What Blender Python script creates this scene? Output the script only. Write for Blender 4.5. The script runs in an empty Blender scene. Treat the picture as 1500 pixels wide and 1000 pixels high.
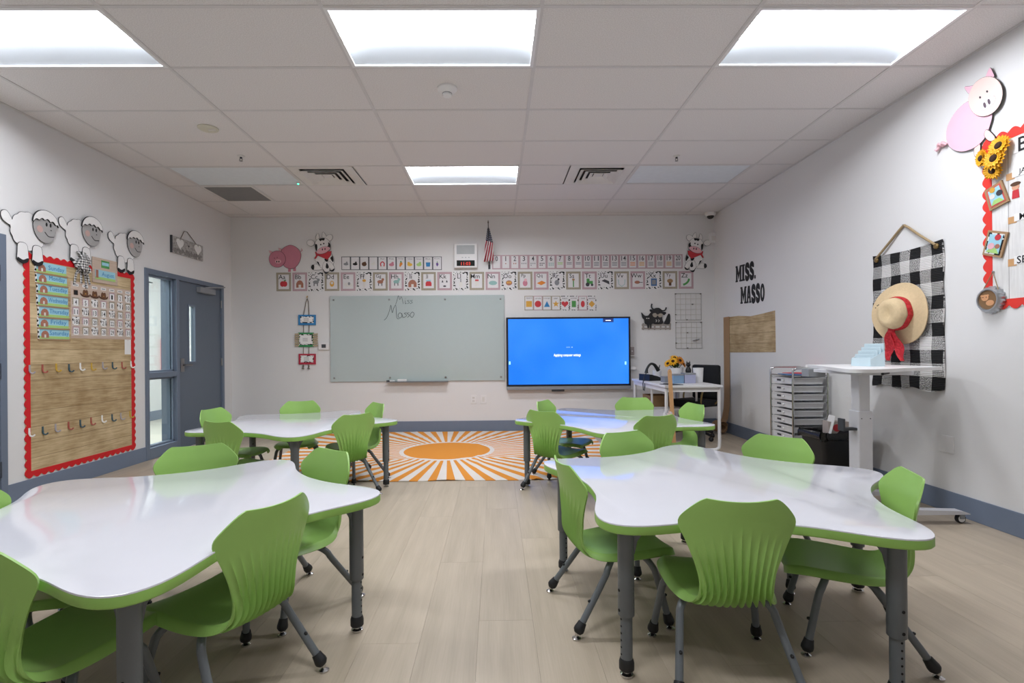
import bpy, bmesh, math, random
from mathutils import Vector, Matrix, Euler
random.seed(7)
scene = bpy.context.scene
C = scene.collection
R = math.radians

# ------------------------------------------------------------------ camera, world, exposure
HC = 1.15                       # camera height
XL, XR, YB, YF = -3.74, 3.13, 7.25, -1.6   # room faces
ZC = 3.052                      # ceiling height
FPX, PX, PY, ROLL, YAW = 746.34, 735.66, 512.25, .0084, -.0119
RM = Matrix.Rotation(YAW, 3, 'Z') @ Matrix.Rotation(ROLL, 3, 'Y')
cam_d = bpy.data.cameras.new('camera')
cam = bpy.data.objects.new('camera', cam_d); C.objects.link(cam)
cam_d.sensor_width = 36; cam_d.lens = FPX / 1500 * 36
cam_d.shift_x = (750 - PX) / 1500; cam_d.shift_y = (PY - 500) / 1500
cam_d.clip_start = .02
ax, ay, az = RM.col[0], RM.col[1], RM.col[2]
m = Matrix.Identity(4)
for i in range(3):
    m[i][0] = ax[i]; m[i][1] = az[i]; m[i][2] = -ay[i]
m.translation = (0, 0, HC)
cam.matrix_world = m
scene.camera = cam

w = bpy.data.worlds.new('world'); scene.world = w; w.use_nodes = True
w.node_tree.nodes['Background'].inputs[0].default_value = (.8, .85, .9, 1)
w.node_tree.nodes['Background'].inputs[1].default_value = .3
LAMP = 19.0                     # strength of the lit ceiling diffusers
HALL_LAMP = 16.0
scene.view_settings.view_transform = 'Standard'
scene.view_settings.look = 'None'
scene.view_settings.exposure = 1.28
scene.view_settings.gamma = 1.0
scene.view_settings.use_curve_mapping = False

# ------------------------------------------------------------------ helpers
def ray(x, y):
    return RM @ Vector(((x - PX) / FPX, 1, -(y - PY) / FPX))
def bw(x, y, d=0):              # measured photo point -> (u, v) on the back wall
    r = ray(x, y); t = (YB - d) / r.y
    return (r.x * t, HC + r.z * t)
def lw(x, y, d=0):              # left wall: u = Y
    r = ray(x, y); t = (XL + d) / r.x
    return (r.y * t, HC + r.z * t)
def rw(x, y, d=0):              # right wall: u = -Y
    r = ray(x, y); t = (XR - d) / r.x
    return (-r.y * t, HC + r.z * t)
MAP = {'b': bw, 'l': lw, 'r': rw}
FR = {'b': (Vector((0, YB, 0)), Vector((1, 0, 0)), Vector((0, -1, 0))),
      'l': (Vector((XL, 0, 0)), Vector((0, 1, 0)), Vector((1, 0, 0))),
      'r': (Vector((XR, 0, 0)), Vector((0, -1, 0)), Vector((-1, 0, 0)))}
def wall_mat(wl, u, v, off=0):
    o, ex, n = FR[wl]
    mm = Matrix.Identity(4)
    for i in range(3):
        mm[i][0] = ex[i]; mm[i][1] = (0, 0, 1)[i]; mm[i][2] = n[i]
    mm.translation = o + ex * u + Vector((0, 0, v)) + n * off
    return mm

def srgb(h):
    if isinstance(h, str):
        h = h.lstrip('#'); c = [int(h[i:i + 2], 16) / 255 for i in (0, 2, 4)]
    else:
        c = [v / 255 for v in h]
    return tuple(v / 12.92 if v <= .04045 else ((v + .055) / 1.055) ** 2.4 for v in c) + (1,)

MATS = {}
def base_mat(name):
    mt = bpy.data.materials.new(name); mt.use_nodes = True
    return mt, mt.node_tree, mt.node_tree.nodes['Principled BSDF']
def mat(name, col=None, rough=.5, metal=0, var=.06, vs=14, bump=0, bs=60, coat=0, spec=.5, emit=0, alpha=1):
    if name in MATS: return MATS[name]
    mt, nt, b = base_mat(name); N, L = nt.nodes, nt.links
    c = srgb(col)
    tc = N.new('ShaderNodeTexCoord')
    nz = N.new('ShaderNodeTexNoise'); nz.inputs['Scale'].default_value = vs; nz.inputs['Detail'].default_value = 3
    L.new(tc.outputs['Object'], nz.inputs['Vector'])
    mx = N.new('ShaderNodeMix'); mx.data_type = 'RGBA'
    mx.inputs[6].default_value = tuple(v * (1 - var) for v in c[:3]) + (1,)
    mx.inputs[7].default_value = tuple(min(1, v * (1 + var)) for v in c[:3]) + (1,)
    L.new(nz.outputs['Fac'], mx.inputs[0]); L.new(mx.outputs[2], b.inputs['Base Color'])
    b.inputs['Roughness'].default_value = rough; b.inputs['Metallic'].default_value = metal
    b.inputs['Specular IOR Level'].default_value = spec
    b.inputs['Coat Weight'].default_value = coat
    if emit:
        L.new(mx.outputs[2], b.inputs['Emission Color']); b.inputs['Emission Strength'].default_value = emit
    if bump:
        n2 = N.new('ShaderNodeTexNoise'); n2.inputs['Scale'].default_value = bs; n2.inputs['Detail'].default_value = 4
        L.new(tc.outputs['Object'], n2.inputs['Vector'])
        bp = N.new('ShaderNodeBump'); bp.inputs['Strength'].default_value = bump; bp.inputs['Distance'].default_value = .004
        L.new(n2.outputs['Fac'], bp.inputs['Height']); L.new(bp.outputs['Normal'], b.inputs['Normal'])
    MATS[name] = mt; return mt

def node_math(nt, op, a, b=None, c=None):
    n = nt.nodes.new('ShaderNodeMath'); n.operation = op
    for i, v in enumerate((a, b, c)):
        if v is None: continue
        if hasattr(v, 'is_linked'): nt.links.new(v, n.inputs[i])
        else: n.inputs[i].default_value = v
    return n.outputs[0]
def node_mix(nt, f, a, b):
    n = nt.nodes.new('ShaderNodeMix'); n.data_type = 'RGBA'
    for s, v in ((0, f), (6, a), (7, b)):
        if hasattr(v, 'is_linked'): nt.links.new(v, n.inputs[s])
        else: n.inputs[s].default_value = v
    return n.outputs[2]
def coords(nt, kind='Object'):
    tc = nt.nodes.new('ShaderNodeTexCoord'); s = nt.nodes.new('ShaderNodeSeparateXYZ')
    nt.links.new(tc.outputs[kind], s.inputs[0]); return tc.outputs[kind], s.outputs

class MB:                       # collects shapes in one bmesh
    def __init__(self): self.b = bmesh.new()
    def _v(self, pts, M): return [self.b.verts.new((M @ Vector(p)) if M else p) for p in pts]
    def box(self, c, s, M=None, bev=0):
        cx, cy, cz = c; a, b_, d = s[0] / 2, s[1] / 2, s[2] / 2
        vs = self._v([(cx + i * a, cy + j * b_, cz + k * d) for i in (-1, 1) for j in (-1, 1) for k in (-1, 1)], M)
        fs = [self.b.faces.new([vs[i] for i in q]) for q in ((0, 1, 3, 2), (4, 6, 7, 5), (0, 4, 5, 1), (2, 3, 7, 6), (0, 2, 6, 4), (1, 5, 7, 3))]
        if bev:
            es = {e for f in fs for e in f.edges}
            bmesh.ops.bevel(self.b, geom=list(es), offset=bev, segments=2, affect='EDGES', profile=.5)
        return self
    def prism(self, o, z0, z1, M=None):
        a = self._v([(x, y, z0) for x, y in o], M); b_ = self._v([(x, y, z1) for x, y in o], M); n = len(o)
        self.b.faces.new(b_); self.b.faces.new(a[::-1])
        for i in range(n): self.b.faces.new((a[i], a[(i + 1) % n], b_[(i + 1) % n], b_[i]))
        return self
    def ring(self, o, inn, z0, z1, M=None):      # frame between two outlines with equal counts
        A = self._v([(x, y, z1) for x, y in o], M); B = self._v([(x, y, z1) for x, y in inn], M)
        D = self._v([(x, y, z0) for x, y in o], M); E_ = self._v([(x, y, z0) for x, y in inn], M); n = len(o)
        for i in range(n):
            j = (i + 1) % n
            self.b.faces.new((A[i], A[j], B[j], B[i])); self.b.faces.new((D[j], D[i], E_[i], E_[j]))
            self.b.faces.new((D[i], D[j], A[j], A[i])); self.b.faces.new((B[i], B[j], E_[j], E_[i]))
        return self
    def lathe(self, prof, n=20, M=None, cap=True):   # prof (r, z)
        rings = [self._v([(r * math.cos(t * 2 * math.pi / n), r * math.sin(t * 2 * math.pi / n), z) for t in range(n)], M) for r, z in prof]
        for a, b_ in zip(rings, rings[1:]):
            for i in range(n): self.b.faces.new((a[i], a[(i + 1) % n], b_[(i + 1) % n], b_[i]))
        if cap: self.b.faces.new(rings[0][::-1]); self.b.faces.new(rings[-1])
        return self
    def tube(self, pts, r, n=10, closed=False, M=None):
        pts = [Vector(p) for p in pts]; rings = []
        rr = r if isinstance(r, (list, tuple)) else [r] * len(pts)
        up = None
        for i, p in enumerate(pts):
            if closed: t = pts[(i + 1) % len(pts)] - pts[i - 1]
            else: t = pts[min(i + 1, len(pts) - 1)] - pts[max(i - 1, 0)]
            t.normalize()
            if up is None:
                up = Vector((0, 0, 1)) if abs(t.z) < .9 else Vector((1, 0, 0))
            s = t.cross(up)
            if s.length < 1e-5: s = t.orthogonal()
            s.normalize(); up = s.cross(t); up.normalize()
            rings.append(self._v([p + (s * math.cos(k * 2 * math.pi / n) + up * math.sin(k * 2 * math.pi / n)) * rr[i] for k in range(n)], M))
        prs = list(zip(rings, rings[1:])) + ([(rings[-1], rings[0])] if closed else [])
        for a, b_ in prs:
            for k in range(n): self.b.faces.new((a[k], b_[k], b_[(k + 1) % n], a[(k + 1) % n]))
        if not closed: self.b.faces.new(rings[0]); self.b.faces.new(rings[-1][::-1])
        return self
    def ball(self, c, r, n=12, sc=(1, 1, 1), M=None):
        k = n // 2
        pr = [(max(1e-4, math.sin(math.pi * i / k)), -math.cos(math.pi * i / k)) for i in range(k + 1)]
        MM = Matrix.Translation(c) @ Matrix.Diagonal((r * sc[0], r * sc[1], r * sc[2], 1))
        return self.lathe(pr, n, (M @ MM) if M else MM)
    def build(self, name, mt, parent=None, smooth=None, M=None):
        bmesh.ops.recalc_face_normals(self.b, faces=self.b.faces[:])
        me = bpy.data.meshes.new(name); self.b.to_mesh(me); self.b.free()
        return obj(name, me, mt, parent, smooth, M)
def obj(name, me, mt, parent=None, smooth=None, M=None):
    o = bpy.data.objects.new(name, me); C.objects.link(o)
    if mt is not None: me.materials.append(MATS[mt] if isinstance(mt, str) else mt)
    if parent is not None: o.parent = parent
    if M is not None: o.matrix_basis = M
    if smooth:
        me.polygons.foreach_set('use_smooth', [True] * len(me.polygons))
        if smooth != 'all': me.set_sharp_from_angle(angle=R(smooth if smooth > 1 else 40))
    return o
def tag(o, label, cat=None, group=None, kind=None):
    if label: o['label'] = label
    if cat: o['category'] = cat
    if group: o['group'] = group
    if kind: o['kind'] = kind
    return o
def empty(name, label, cat, loc=(0, 0, 0), rz=0, group=None, M=None):
    o = bpy.data.objects.new(name, None); C.objects.link(o); o.empty_display_size = .05
    if M is not None: o.matrix_basis = M
    else: o.location = loc; o.rotation_euler = (0, 0, rz)
    return tag(o, label, cat, group)
def wthing(name, label, cat, wl, u, v, off=0, group=None):
    o = empty(name, label, cat, group=group, M=wall_mat(wl, u, v, off))
    WC[o.name] = (wl, u, v); return o
WC = {}
def copy_tree(o, parent=None):
    c = o.copy(); C.objects.link(c); c.parent = parent
    for ch in list(o.children): copy_tree(ch, c)
    return c
def struct(o): o['kind'] = 'structure'; return o

def rect(x0, y0, x1, y1): return [(x0, y0), (x1, y0), (x1, y1), (x0, y1)]
def ell(cx, cy, rx, ry, rot=0, n=28):
    c, s = math.cos(rot), math.sin(rot); o = []
    for i in range(n):
        t = 2 * math.pi * i / n; x, y = rx * math.cos(t), ry * math.sin(t)
        o.append((cx + x * c - y * s, cy + x * s + y * c))
    return o
def ccw(o):
    a = sum(o[i - 1][0] * o[i][1] - o[i][0] * o[i - 1][1] for i in range(len(o)))
    return o if a > 0 else o[::-1]
def grow(o, d):                 # push a convex-ish outline outwards
    o = ccw(o); n = len(o); out = []
    for i in range(n):
        a, b_, c = Vector(o[i - 1]), Vector(o[i]), Vector(o[(i + 1) % n])
        e1 = (b_ - a); e2 = (c - b_)
        if e1.length < 1e-9: e1 = e2
        if e2.length < 1e-9: e2 = e1
        nn = Vector((e1.y, -e1.x)).normalized() + Vector((e2.y, -e2.x)).normalized()
        if nn.length < 1e-6: nn = Vector((e1.y, -e1.x))
        nn.normalize(); out.append(tuple(b_ + nn * d))
    return out
def loc_px(th, pts):            # photo outline -> local outline of a wall thing
    wl, u, v = WC[th.name]
    return ccw([(lambda q: (q[0] - u, q[1] - v))(MAP[wl](x, y)) for x, y in pts])
def cut(th, name, pts, mt, z0=0, z1=.004, line=0, px=True, parent=None, lmat='ink'):
    o = loc_px(th, pts) if px else ccw(pts)
    p = MB().prism(o, z0, z1).build(name, mt, parent or th)
    if line: MB().prism(grow(o, line), z0, z1 - .0012).build('outline', lmat, p)
    return p
def smooth_poly(pts, k=6, closed=True):
    n = len(pts); out = []
    for i in range(n if closed else n - 1):
        g = lambda j: pts[j % n] if closed else pts[max(0, min(n - 1, j))]
        p0, p1, p2, p3 = (Vector(g(i + d)) for d in (-1, 0, 1, 2))
        for s in range(k):
            t = s / k
            out.append(tuple(.5 * ((2 * p1) + (p2 - p0) * t + (2 * p0 - 5 * p1 + 4 * p2 - p3) * t * t + (3 * p1 - p0 - 3 * p2 + p3) * t ** 3)))
    if not closed: out.append(tuple(pts[-1]))
    return out
def text(body, name, mt, parent, cx, cy, z, w=None, h=None, bold=0, th=.0006):
    cu = bpy.data.curves.new('t', 'FONT'); cu.body = body; cu.size = 1; cu.offset = bold; cu.resolution_u = 2
    cu.align_x = 'CENTER'
    to = bpy.data.objects.new('t', cu); C.objects.link(to)
    dg = bpy.context.evaluated_depsgraph_get(); me = bpy.data.meshes.new_from_object(to.evaluated_get(dg))
    bpy.data.objects.remove(to); bpy.data.curves.remove(cu)
    xs = [v.co.x for v in me.vertices]; ys = [v.co.y for v in me.vertices]
    x0, x1, y0, y1 = min(xs), max(xs), min(ys), max(ys)
    sx = w / (x1 - x0) if w else None; sy = h / (y1 - y0) if h else None
    sx = sx or sy; sy = sy or sx
    for v in me.vertices:
        v.co.x = (v.co.x - (x0 + x1) / 2) * sx + cx; v.co.y = (v.co.y - (y0 + y1) / 2) * sy + cy; v.co.z = z
    me.name = name
    return obj(name, me, mt, parent)
def stroke(pts, wd):            # thick polyline -> outline polygon
    pts = [Vector(p) for p in pts]; l, r = [], []
    for i, p in enumerate(pts):
        t = pts[min(i + 1, len(pts) - 1)] - pts[max(i - 1, 0)]; t.normalize(); n = Vector((-t.y, t.x)) * wd / 2
        l.append(tuple(p + n)); r.append(tuple(p - n))
    return l + r[::-1]

# ------------------------------------------------------------------ materials
mat('wall_paint', '#e1e0df', .75, var=.012, vs=2, bump=.05, bs=220)
mat('ceiling_tee', '#d2cfcd', .5)
mat('base_blue', '#727e91', .5, var=.03, bump=.02)
mat('frame_blue', '#6c7889', .42, var=.03)
mat('door_blue', '#626d7b', .45, var=.03)
mat('white_gloss', '#dcdce2', .1, var=.01, coat=.3)
mat('green', '#98c366', .36, var=.03, vs=6, bump=.02, bs=300)
mat('green_edge', '#8fba5a', .4, var=.03)
mat('leg_grey', '#62676a', .4, var=.04)
mat('tube_grey', '#686d70', .32, var=.03)
mat('rubber', '#17181a', .55)
mat('hole_black', '#050505', .8)
mat('chrome', '#c9c9c9', .16, 1, var=.02)
mat('steel', '#9a9a9a', .35, 1)
mat('white_paper', '#ecebe9', .6, var=.02)
mat('white_plastic', '#e6e5e4', .4, var=.015)
mat('off_white', '#dcd9d4', .5)
mat('lam_white', '#e3e1e2', .22, var=.02, bump=.5, bs=35)
mat('ink', '#17171a', .6)
mat('ink_grey', '#3c3c42', .6)
mat('red_border', '#d2101a', .55, var=.05)
mat('red_bright', '#e2352a', .55, var=.05)
mat('black_plastic', '#141518', .4)
mat('dark_grey', '#3a3d42', .5)
mat('mid_grey', '#8d9094', .5)
mat('pink', '#c97f90', .55); mat('pink_light', '#e6b3bb', .55)
mat('pig_body', '#f0bfd0', .55, var=.03); mat('pig_head', '#f4d0c8', .55, var=.03)
mat('sheep_white', '#eceae8', .7, var=.02); mat('sheep_grey', '#a9a7a5', .6)
mat('fleece', '#f1efec', .9, var=.03, bump=.9, bs=90)
mat('blush', '#c9a8a0', .7)
mat('rope', '#a08a68', .85, bump=.8, bs=250); mat('rope_dark', '#6f6558', .85, bump=.6, bs=250)
mat('brown', '#5a3b26', .6); mat('kraft', '#a5835f', .7, var=.1); mat('wood_tan', '#c99a68', .5, var=.12, vs=8)
mat('red_ink', '#c8333c', .5); mat('orange_ink', '#e0862e', .5); mat('yellow_ink', '#e3b53c', .5)
mat('green_ink', '#4f9a50', .5); mat('blue_ink', '#2a7fb8', .5); mat('purple_ink', '#6a4a90', .5)
mat('teal_ink', '#8fb8b4', .5); mat('grey_ink', '#8a8c90', .5); mat('gold_ink', '#d8a340', .5)
mat('sky_ink', '#9fd0e0', .5); mat('grass_ink', '#a8cf7a', .5); mat('barn_ink', '#a9705a', .5); mat('navy_ink', '#37679a', .5)
mat('flower_yellow', '#f0b41c', .6, var=.12, vs=40); mat('flower_orange', '#d98a1e', .6, var=.12); mat('flower_core', '#3a2412', .9, bump=.8, bs=400)
mat('leaf', '#3f5c2a', .6)
mat('straw', '#d8c098', .75, var=.1, vs=60, bump=.7, bs=260)
mat('fabric_black', '#101214', .85, bump=.3, bs=300)
mat('bag_black', '#0c0d0e', .25, bump=.9, bs=40)
mat('galv', '#b9bcc0', .3, .8)
mat('marker', '#3d4346', .6)
mat('teal_hook', '#38545e', .4); mat('red_hook', '#a8574a', .4); mat('yellow_hook', '#c9a33c', .4); mat('lilac_hook', '#a9a3a8', .4); mat('white_hook', '#f0eeea', .35)
mat('lens_off', '#dde3e6', .6)
mat('panel_white', '#b4b9bd', .55, var=.01)
mat('vent_dark', '#3c3a39', .8)

def emis(name, col, s):
    mt, nt, b = base_mat(name)
    b.inputs['Base Color'].default_value = srgb(col); b.inputs['Emission Color'].default_value = srgb(col); b.inputs['Emission Strength'].default_value = s
    tc = nt.nodes.new('ShaderNodeTexNoise'); tc.inputs['Scale'].default_value = 3
    r_ = node_math(nt, 'MULTIPLY_ADD', tc.outputs['Fac'], .04, .4); nt.links.new(r_, b.inputs['Roughness'])
    MATS[name] = mt
emis('lamp', '#f3f7ff', LAMP); emis('hall_lamp', '#ffffff', HALL_LAMP); emis('led_green', '#35e8a0', 3); emis('led_red', '#ff4030', .22)
emis('screen_white', '#ffffff', .6); emis('screen_tab', '#8fd0ff', .5); emis('screen_dark', '#1c2f6a', .35)

def screen_blue():
    mt, nt, b = base_mat('screen_blue')
    v, xyz = coords(nt)
    nz = nt.nodes.new('ShaderNodeTexNoise'); nz.inputs['Scale'].default_value = 1.8; nz.inputs['Detail'].default_value = 1
    nt.links.new(v, nz.inputs['Vector'])
    f = node_math(nt, 'MULTIPLY_ADD', nz.outputs['Fac'], 1.6, -.3); f = node_math(nt, 'MINIMUM', node_math(nt, 'MAXIMUM', f, 0), 1)
    c = node_mix(nt, f, srgb('#0072f5'), srgb('#2f88ff'))
    b.inputs['Base Color'].default_value = (.01, .01, .02, 1); b.inputs['Roughness'].default_value = .25
    nt.links.new(c, b.inputs['Emission Color']); b.inputs['Emission Strength'].default_value = .5
    MATS['screen_blue'] = mt
screen_blue()

def wood_floor():
    mt, nt, b = base_mat('floor_wood'); N, L = nt.nodes, nt.links
    v, xyz = coords(nt)
    oi = N.new('ShaderNodeObjectInfo')
    off = node_math(nt, 'MULTIPLY', oi.outputs['Random'], 37.0)
    cb = N.new('ShaderNodeCombineXYZ')
    L.new(node_math(nt, 'ADD', node_math(nt, 'MULTIPLY', xyz[0], 16), off), cb.inputs[0])
    L.new(node_math(nt, 'ADD', node_math(nt, 'MULTIPLY', xyz[1], 1.1), off), cb.inputs[1])
    n1 = N.new('ShaderNodeTexNoise'); n1.inputs['Scale'].default_value = 1; n1.inputs['Detail'].default_value = 4; L.new(cb.outputs[0], n1.inputs['Vector'])
    cb2 = N.new('ShaderNodeCombineXYZ')
    L.new(node_math(nt, 'ADD', node_math(nt, 'MULTIPLY', xyz[0], 150), off), cb2.inputs[0])
    L.new(node_math(nt, 'MULTIPLY', xyz[1], 5), cb2.inputs[1])
    n2 = N.new('ShaderNodeTexNoise'); n2.inputs['Scale'].default_value = 1; n2.inputs['Detail'].default_value = 3; L.new(cb2.outputs[0], n2.inputs['Vector'])
    f = node_math(nt, 'ADD', node_math(nt, 'MULTIPLY', n1.outputs['Fac'], .7), node_math(nt, 'MULTIPLY', n2.outputs['Fac'], .3))
    f = node_math(nt, 'MULTIPLY_ADD', f, 2.0, -.5)
    c = node_mix(nt, f, srgb('#a59783'), srgb('#c0b19d'))
    tint = node_math(nt, 'MULTIPLY_ADD', oi.outputs['Random'], .10, .95)
    mu = N.new('ShaderNodeMix'); mu.data_type = 'RGBA'; mu.blend_type = 'MULTIPLY'; mu.inputs[0].default_value = 1
    cc = N.new('ShaderNodeCombineXYZ')
    for i in range(3): L.new(tint, cc.inputs[i])
    L.new(c, mu.inputs[6]); L.new(cc.outputs[0], mu.inputs[7]); L.new(mu.outputs[2], b.inputs['Base Color'])
    b.inputs['Roughness'].default_value = .42
    bp = N.new('ShaderNodeBump'); bp.inputs['Strength'].default_value = .08; bp.inputs['Distance'].default_value = .002
    L.new(n2.outputs['Fac'], bp.inputs['Height']); L.new(bp.outputs['Normal'], b.inputs['Normal'])
    MATS['floor_wood'] = mt
wood_floor()

def tile_mat():
    mt, nt, b = base_mat('ceiling_tile'); N, L = nt.nodes, nt.links
    v, xyz = coords(nt)
    n1 = N.new('ShaderNodeTexNoise'); n1.inputs['Scale'].default_value = 170; n1.inputs['Detail'].default_value = 2; L.new(v, n1.inputs['Vector'])
    f = node_math(nt, 'MULTIPLY_ADD', n1.outputs['Fac'], 3.2, -1.1); f = node_math(nt, 'MINIMUM', node_math(nt, 'MAXIMUM', f, 0), 1)
    L.new(node_mix(nt, f, srgb('#d6d2cf'), srgb('#e9e6e4')), b.inputs['Base Color'])
    b.inputs['Roughness'].default_value = .9
    bp = N.new('ShaderNodeBump'); bp.inputs['Strength'].default_value = .3; bp.inputs['Distance'].default_value = .002
    L.new(n1.outputs['Fac'], bp.inputs['Height']); L.new(bp.outputs['Normal'], b.inputs['Normal'])
    MATS['ceiling_tile'] = mt
tile_mat()

def plank_print(name, c0, c1, line, pitch, axis, vert_seg=.6):   # printed wood-plank paper
    mt, nt, b = base_mat(name); N, L = nt.nodes, nt.links
    v, xyz = coords(nt)
    a, t = (xyz[1], xyz[0]) if axis == 'h' else (xyz[0], xyz[1])
    row = node_math(nt, 'DIVIDE', a, pitch); rid = node_math(nt, 'FLOOR', row); fr = node_math(nt, 'FRACT', row)
    wn = N.new('ShaderNodeTexWhiteNoise'); wn.noise_dimensions = '1D'; L.new(rid, wn.inputs['W'])
    cb = N.new('ShaderNodeCombineXYZ')
    L.new(node_math(nt, 'MULTIPLY_ADD', rid, 3.7, node_math(nt, 'MULTIPLY', t, 3)), cb.inputs[0]); L.new(node_math(nt, 'MULTIPLY', a, 40), cb.inputs[1])
    n1 = N.new('ShaderNodeTexNoise'); n1.inputs['Scale'].default_value = 1.6; n1.inputs['Detail'].default_value = 6; n1.inputs['Roughness'].default_value = .65; L.new(cb.outputs[0], n1.inputs['Vector'])
    n2 = N.new('ShaderNodeTexNoise'); n2.inputs['Scale'].default_value = 4; n2.inputs['Detail'].default_value = 3; L.new(v, n2.inputs['Vector'])
    f = node_math(nt, 'ADD', node_math(nt, 'MULTIPLY', n1.outputs['Fac'], .6), node_math(nt, 'MULTIPLY', n2.outputs['Fac'], .5))
    f = node_math(nt, 'MULTIPLY_ADD', f, 2.4, -.85); f = node_math(nt, 'ADD', f, node_math(nt, 'MULTIPLY_ADD', wn.outputs['Value'], .35, -.15))
    f = node_math(nt, 'MINIMUM', node_math(nt, 'MAXIMUM', f, 0), 1)
    c = node_mix(nt, f, srgb(c0), srgb(c1))
    ln = node_math(nt, 'LESS_THAN', fr, .035)
    c = node_mix(nt, node_math(nt, 'MULTIPLY', ln, .75), c, srgb(line))
    L.new(c, b.inputs['Base Color']); b.inputs['Roughness'].default_value = .6
    MATS[name] = mt
plank_print('wood_print', '#94774c', '#e0caa0', '#75603e', .125, 'h')
plank_print('shiplap_print', '#cfcdca', '#efeeec', '#77716c', .115, 'v')
plank_print('pale_print', '#bfa793', '#d2bfb0', '#b09a86', .09, 'h')

def pattern(name, kind, ca, cb_, sc, rough=.35, soft=False):
    mt, nt, b = base_mat(name); N, L = nt.nodes, nt.links
    v, xyz = coords(nt)
    if kind == 'cow':
        n1 = N.new('ShaderNodeTexNoise'); n1.inputs['Scale'].default_value = sc; n1.inputs['Detail'].default_value = .5; L.new(v, n1.inputs['Vector'])
        f = node_math(nt, 'GREATER_THAN', n1.outputs['Fac'], .53)
    elif kind == 'gingham':
        fx = node_math(nt, 'GREATER_THAN', node_math(nt, 'FRACT', node_math(nt, 'MULTIPLY', xyz[0], sc)), .5)
        fy = node_math(nt, 'GREATER_THAN', node_math(nt, 'FRACT', node_math(nt, 'MULTIPLY', xyz[1], sc)), .5)
        f = node_math(nt, 'MULTIPLY', node_math(nt, 'ADD', fx, fy), .5)
    elif kind == 'stripe':
        f = node_math(nt, 'GREATER_THAN', node_math(nt, 'FRACT', node_math(nt, 'MULTIPLY', node_math(nt, 'ADD', xyz[0], xyz[1]), sc)), .5)
    c = node_mix(nt, f, srgb(ca), srgb(cb_)); L.new(c, b.inputs['Base Color'])
    b.inputs['Roughness'].default_value = rough
    if rough < .3:
        n2 = N.new('ShaderNodeTexNoise'); n2.inputs['Scale'].default_value = 35; L.new(v, n2.inputs['Vector'])
        bp = N.new('ShaderNodeBump'); bp.inputs['Strength'].default_value = .5; bp.inputs['Distance'].default_value = .004
        L.new(n2.outputs['Fac'], bp.inputs['Height']); L.new(bp.outputs['Normal'], b.inputs['Normal'])
    MATS[name] = mt
pattern('edge_cow', 'cow', '#e6e5e4', '#17181c', 38, .24)
pattern('edge_pink', 'gingham', '#b3959b', '#c9adb2', 60, .24)
pattern('edge_olive', 'gingham', '#8f8a76', '#b8ac9a', 60, .24)
pattern('check_ribbon', 'gingham', '#101114', '#e8e6e3', 45, .6)
pattern('red_bandana', 'cow', '#b3141f', '#c92732', 60, .6)
pattern('speckle_metal', 'cow', '#b4b1ae', '#9c9996', 40, .5)

def buffalo():
    mt, nt, b = base_mat('buffalo_weave'); N, L = nt.nodes, nt.links
    v, xyz = coords(nt)
    fx = node_math(nt, 'GREATER_THAN', node_math(nt, 'FRACT', node_math(nt, 'MULTIPLY', node_math(nt, 'ADD', xyz[0], .3275), 1 / .187)), .5)
    fy = node_math(nt, 'GREATER_THAN', node_math(nt, 'FRACT', node_math(nt, 'MULTIPLY', node_math(nt, 'ADD', xyz[1], .53), 1 / .1927)), .5)
    wv = N.new('ShaderNodeTexNoise'); wv.inputs['Scale'].default_value = 1; wv.inputs['Detail'].default_value = 1
    cb = N.new('ShaderNodeCombineXYZ'); L.new(node_math(nt, 'MULTIPLY', xyz[0], 160), cb.inputs[0]); L.new(node_math(nt, 'MULTIPLY', xyz[1], 260), cb.inputs[1]); L.new(cb.outputs[0], wv.inputs['Vector'])
    thr = node_math(nt, 'GREATER_THAN', wv.outputs['Fac'], .5)
    s = node_math(nt, 'ADD', fx, fy)           # 2 white, 1 mixed, 0 black
    mixed = node_math(nt, 'COMPARE', s, 1.0, .1)
    f = node_math(nt, 'MAXIMUM', node_math(nt, 'LESS_THAN', s, .5), node_math(nt, 'MULTIPLY', mixed, thr))
    L.new(node_mix(nt, f, srgb('#dedcda'), srgb('#121214')), b.inputs['Base Color']); b.inputs['Roughness'].default_value = .9
    bp = N.new('ShaderNodeBump'); bp.inputs['Strength'].default_value = .6; bp.inputs['Distance'].default_value = .004
    rib = node_math(nt, 'SINE', node_math(nt, 'MULTIPLY', xyz[1], 520)); L.new(rib, bp.inputs['Height']); L.new(bp.outputs['Normal'], b.inputs['Normal'])
    MATS['buffalo_weave'] = mt
buffalo()

def sunburst():
    mt, nt, b = base_mat('sunburst'); N, L = nt.nodes, nt.links
    v, xyz = coords(nt)
    ang = node_math(nt, 'ARCTAN2', xyz[1], xyz[0]); rad = node_math(nt, 'SQRT', node_math(nt, 'ADD', node_math(nt, 'MULTIPLY', xyz[0], xyz[0]), node_math(nt, 'MULTIPLY', xyz[1], xyz[1])))
    fr = node_math(nt, 'FRACT', node_math(nt, 'ADD', node_math(nt, 'MULTIPLY', ang, 52 / (2 * math.pi)), 100.25))
    rays = node_math(nt, 'MULTIPLY', node_math(nt, 'LESS_THAN', fr, .47), node_math(nt, 'GREATER_THAN', rad, .54))
    f = node_math(nt, 'MAXIMUM', rays, node_math(nt, 'LESS_THAN', rad, .49))
    L.new(node_mix(nt, f, srgb('#e0d8d0'), srgb('#e09030')), b.inputs['Base Color']); b.inputs['Roughness'].default_value = .95
    n2 = N.new('ShaderNodeTexNoise'); n2.inputs['Scale'].default_value = 300; L.new(v, n2.inputs['Vector'])
    bp = N.new('ShaderNodeBump'); bp.inputs['Strength'].default_value = .3; L.new(n2.outputs['Fac'], bp.inputs['Height']); L.new(bp.outputs['Normal'], b.inputs['Normal'])
    MATS['sunburst'] = mt
sunburst()

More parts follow.
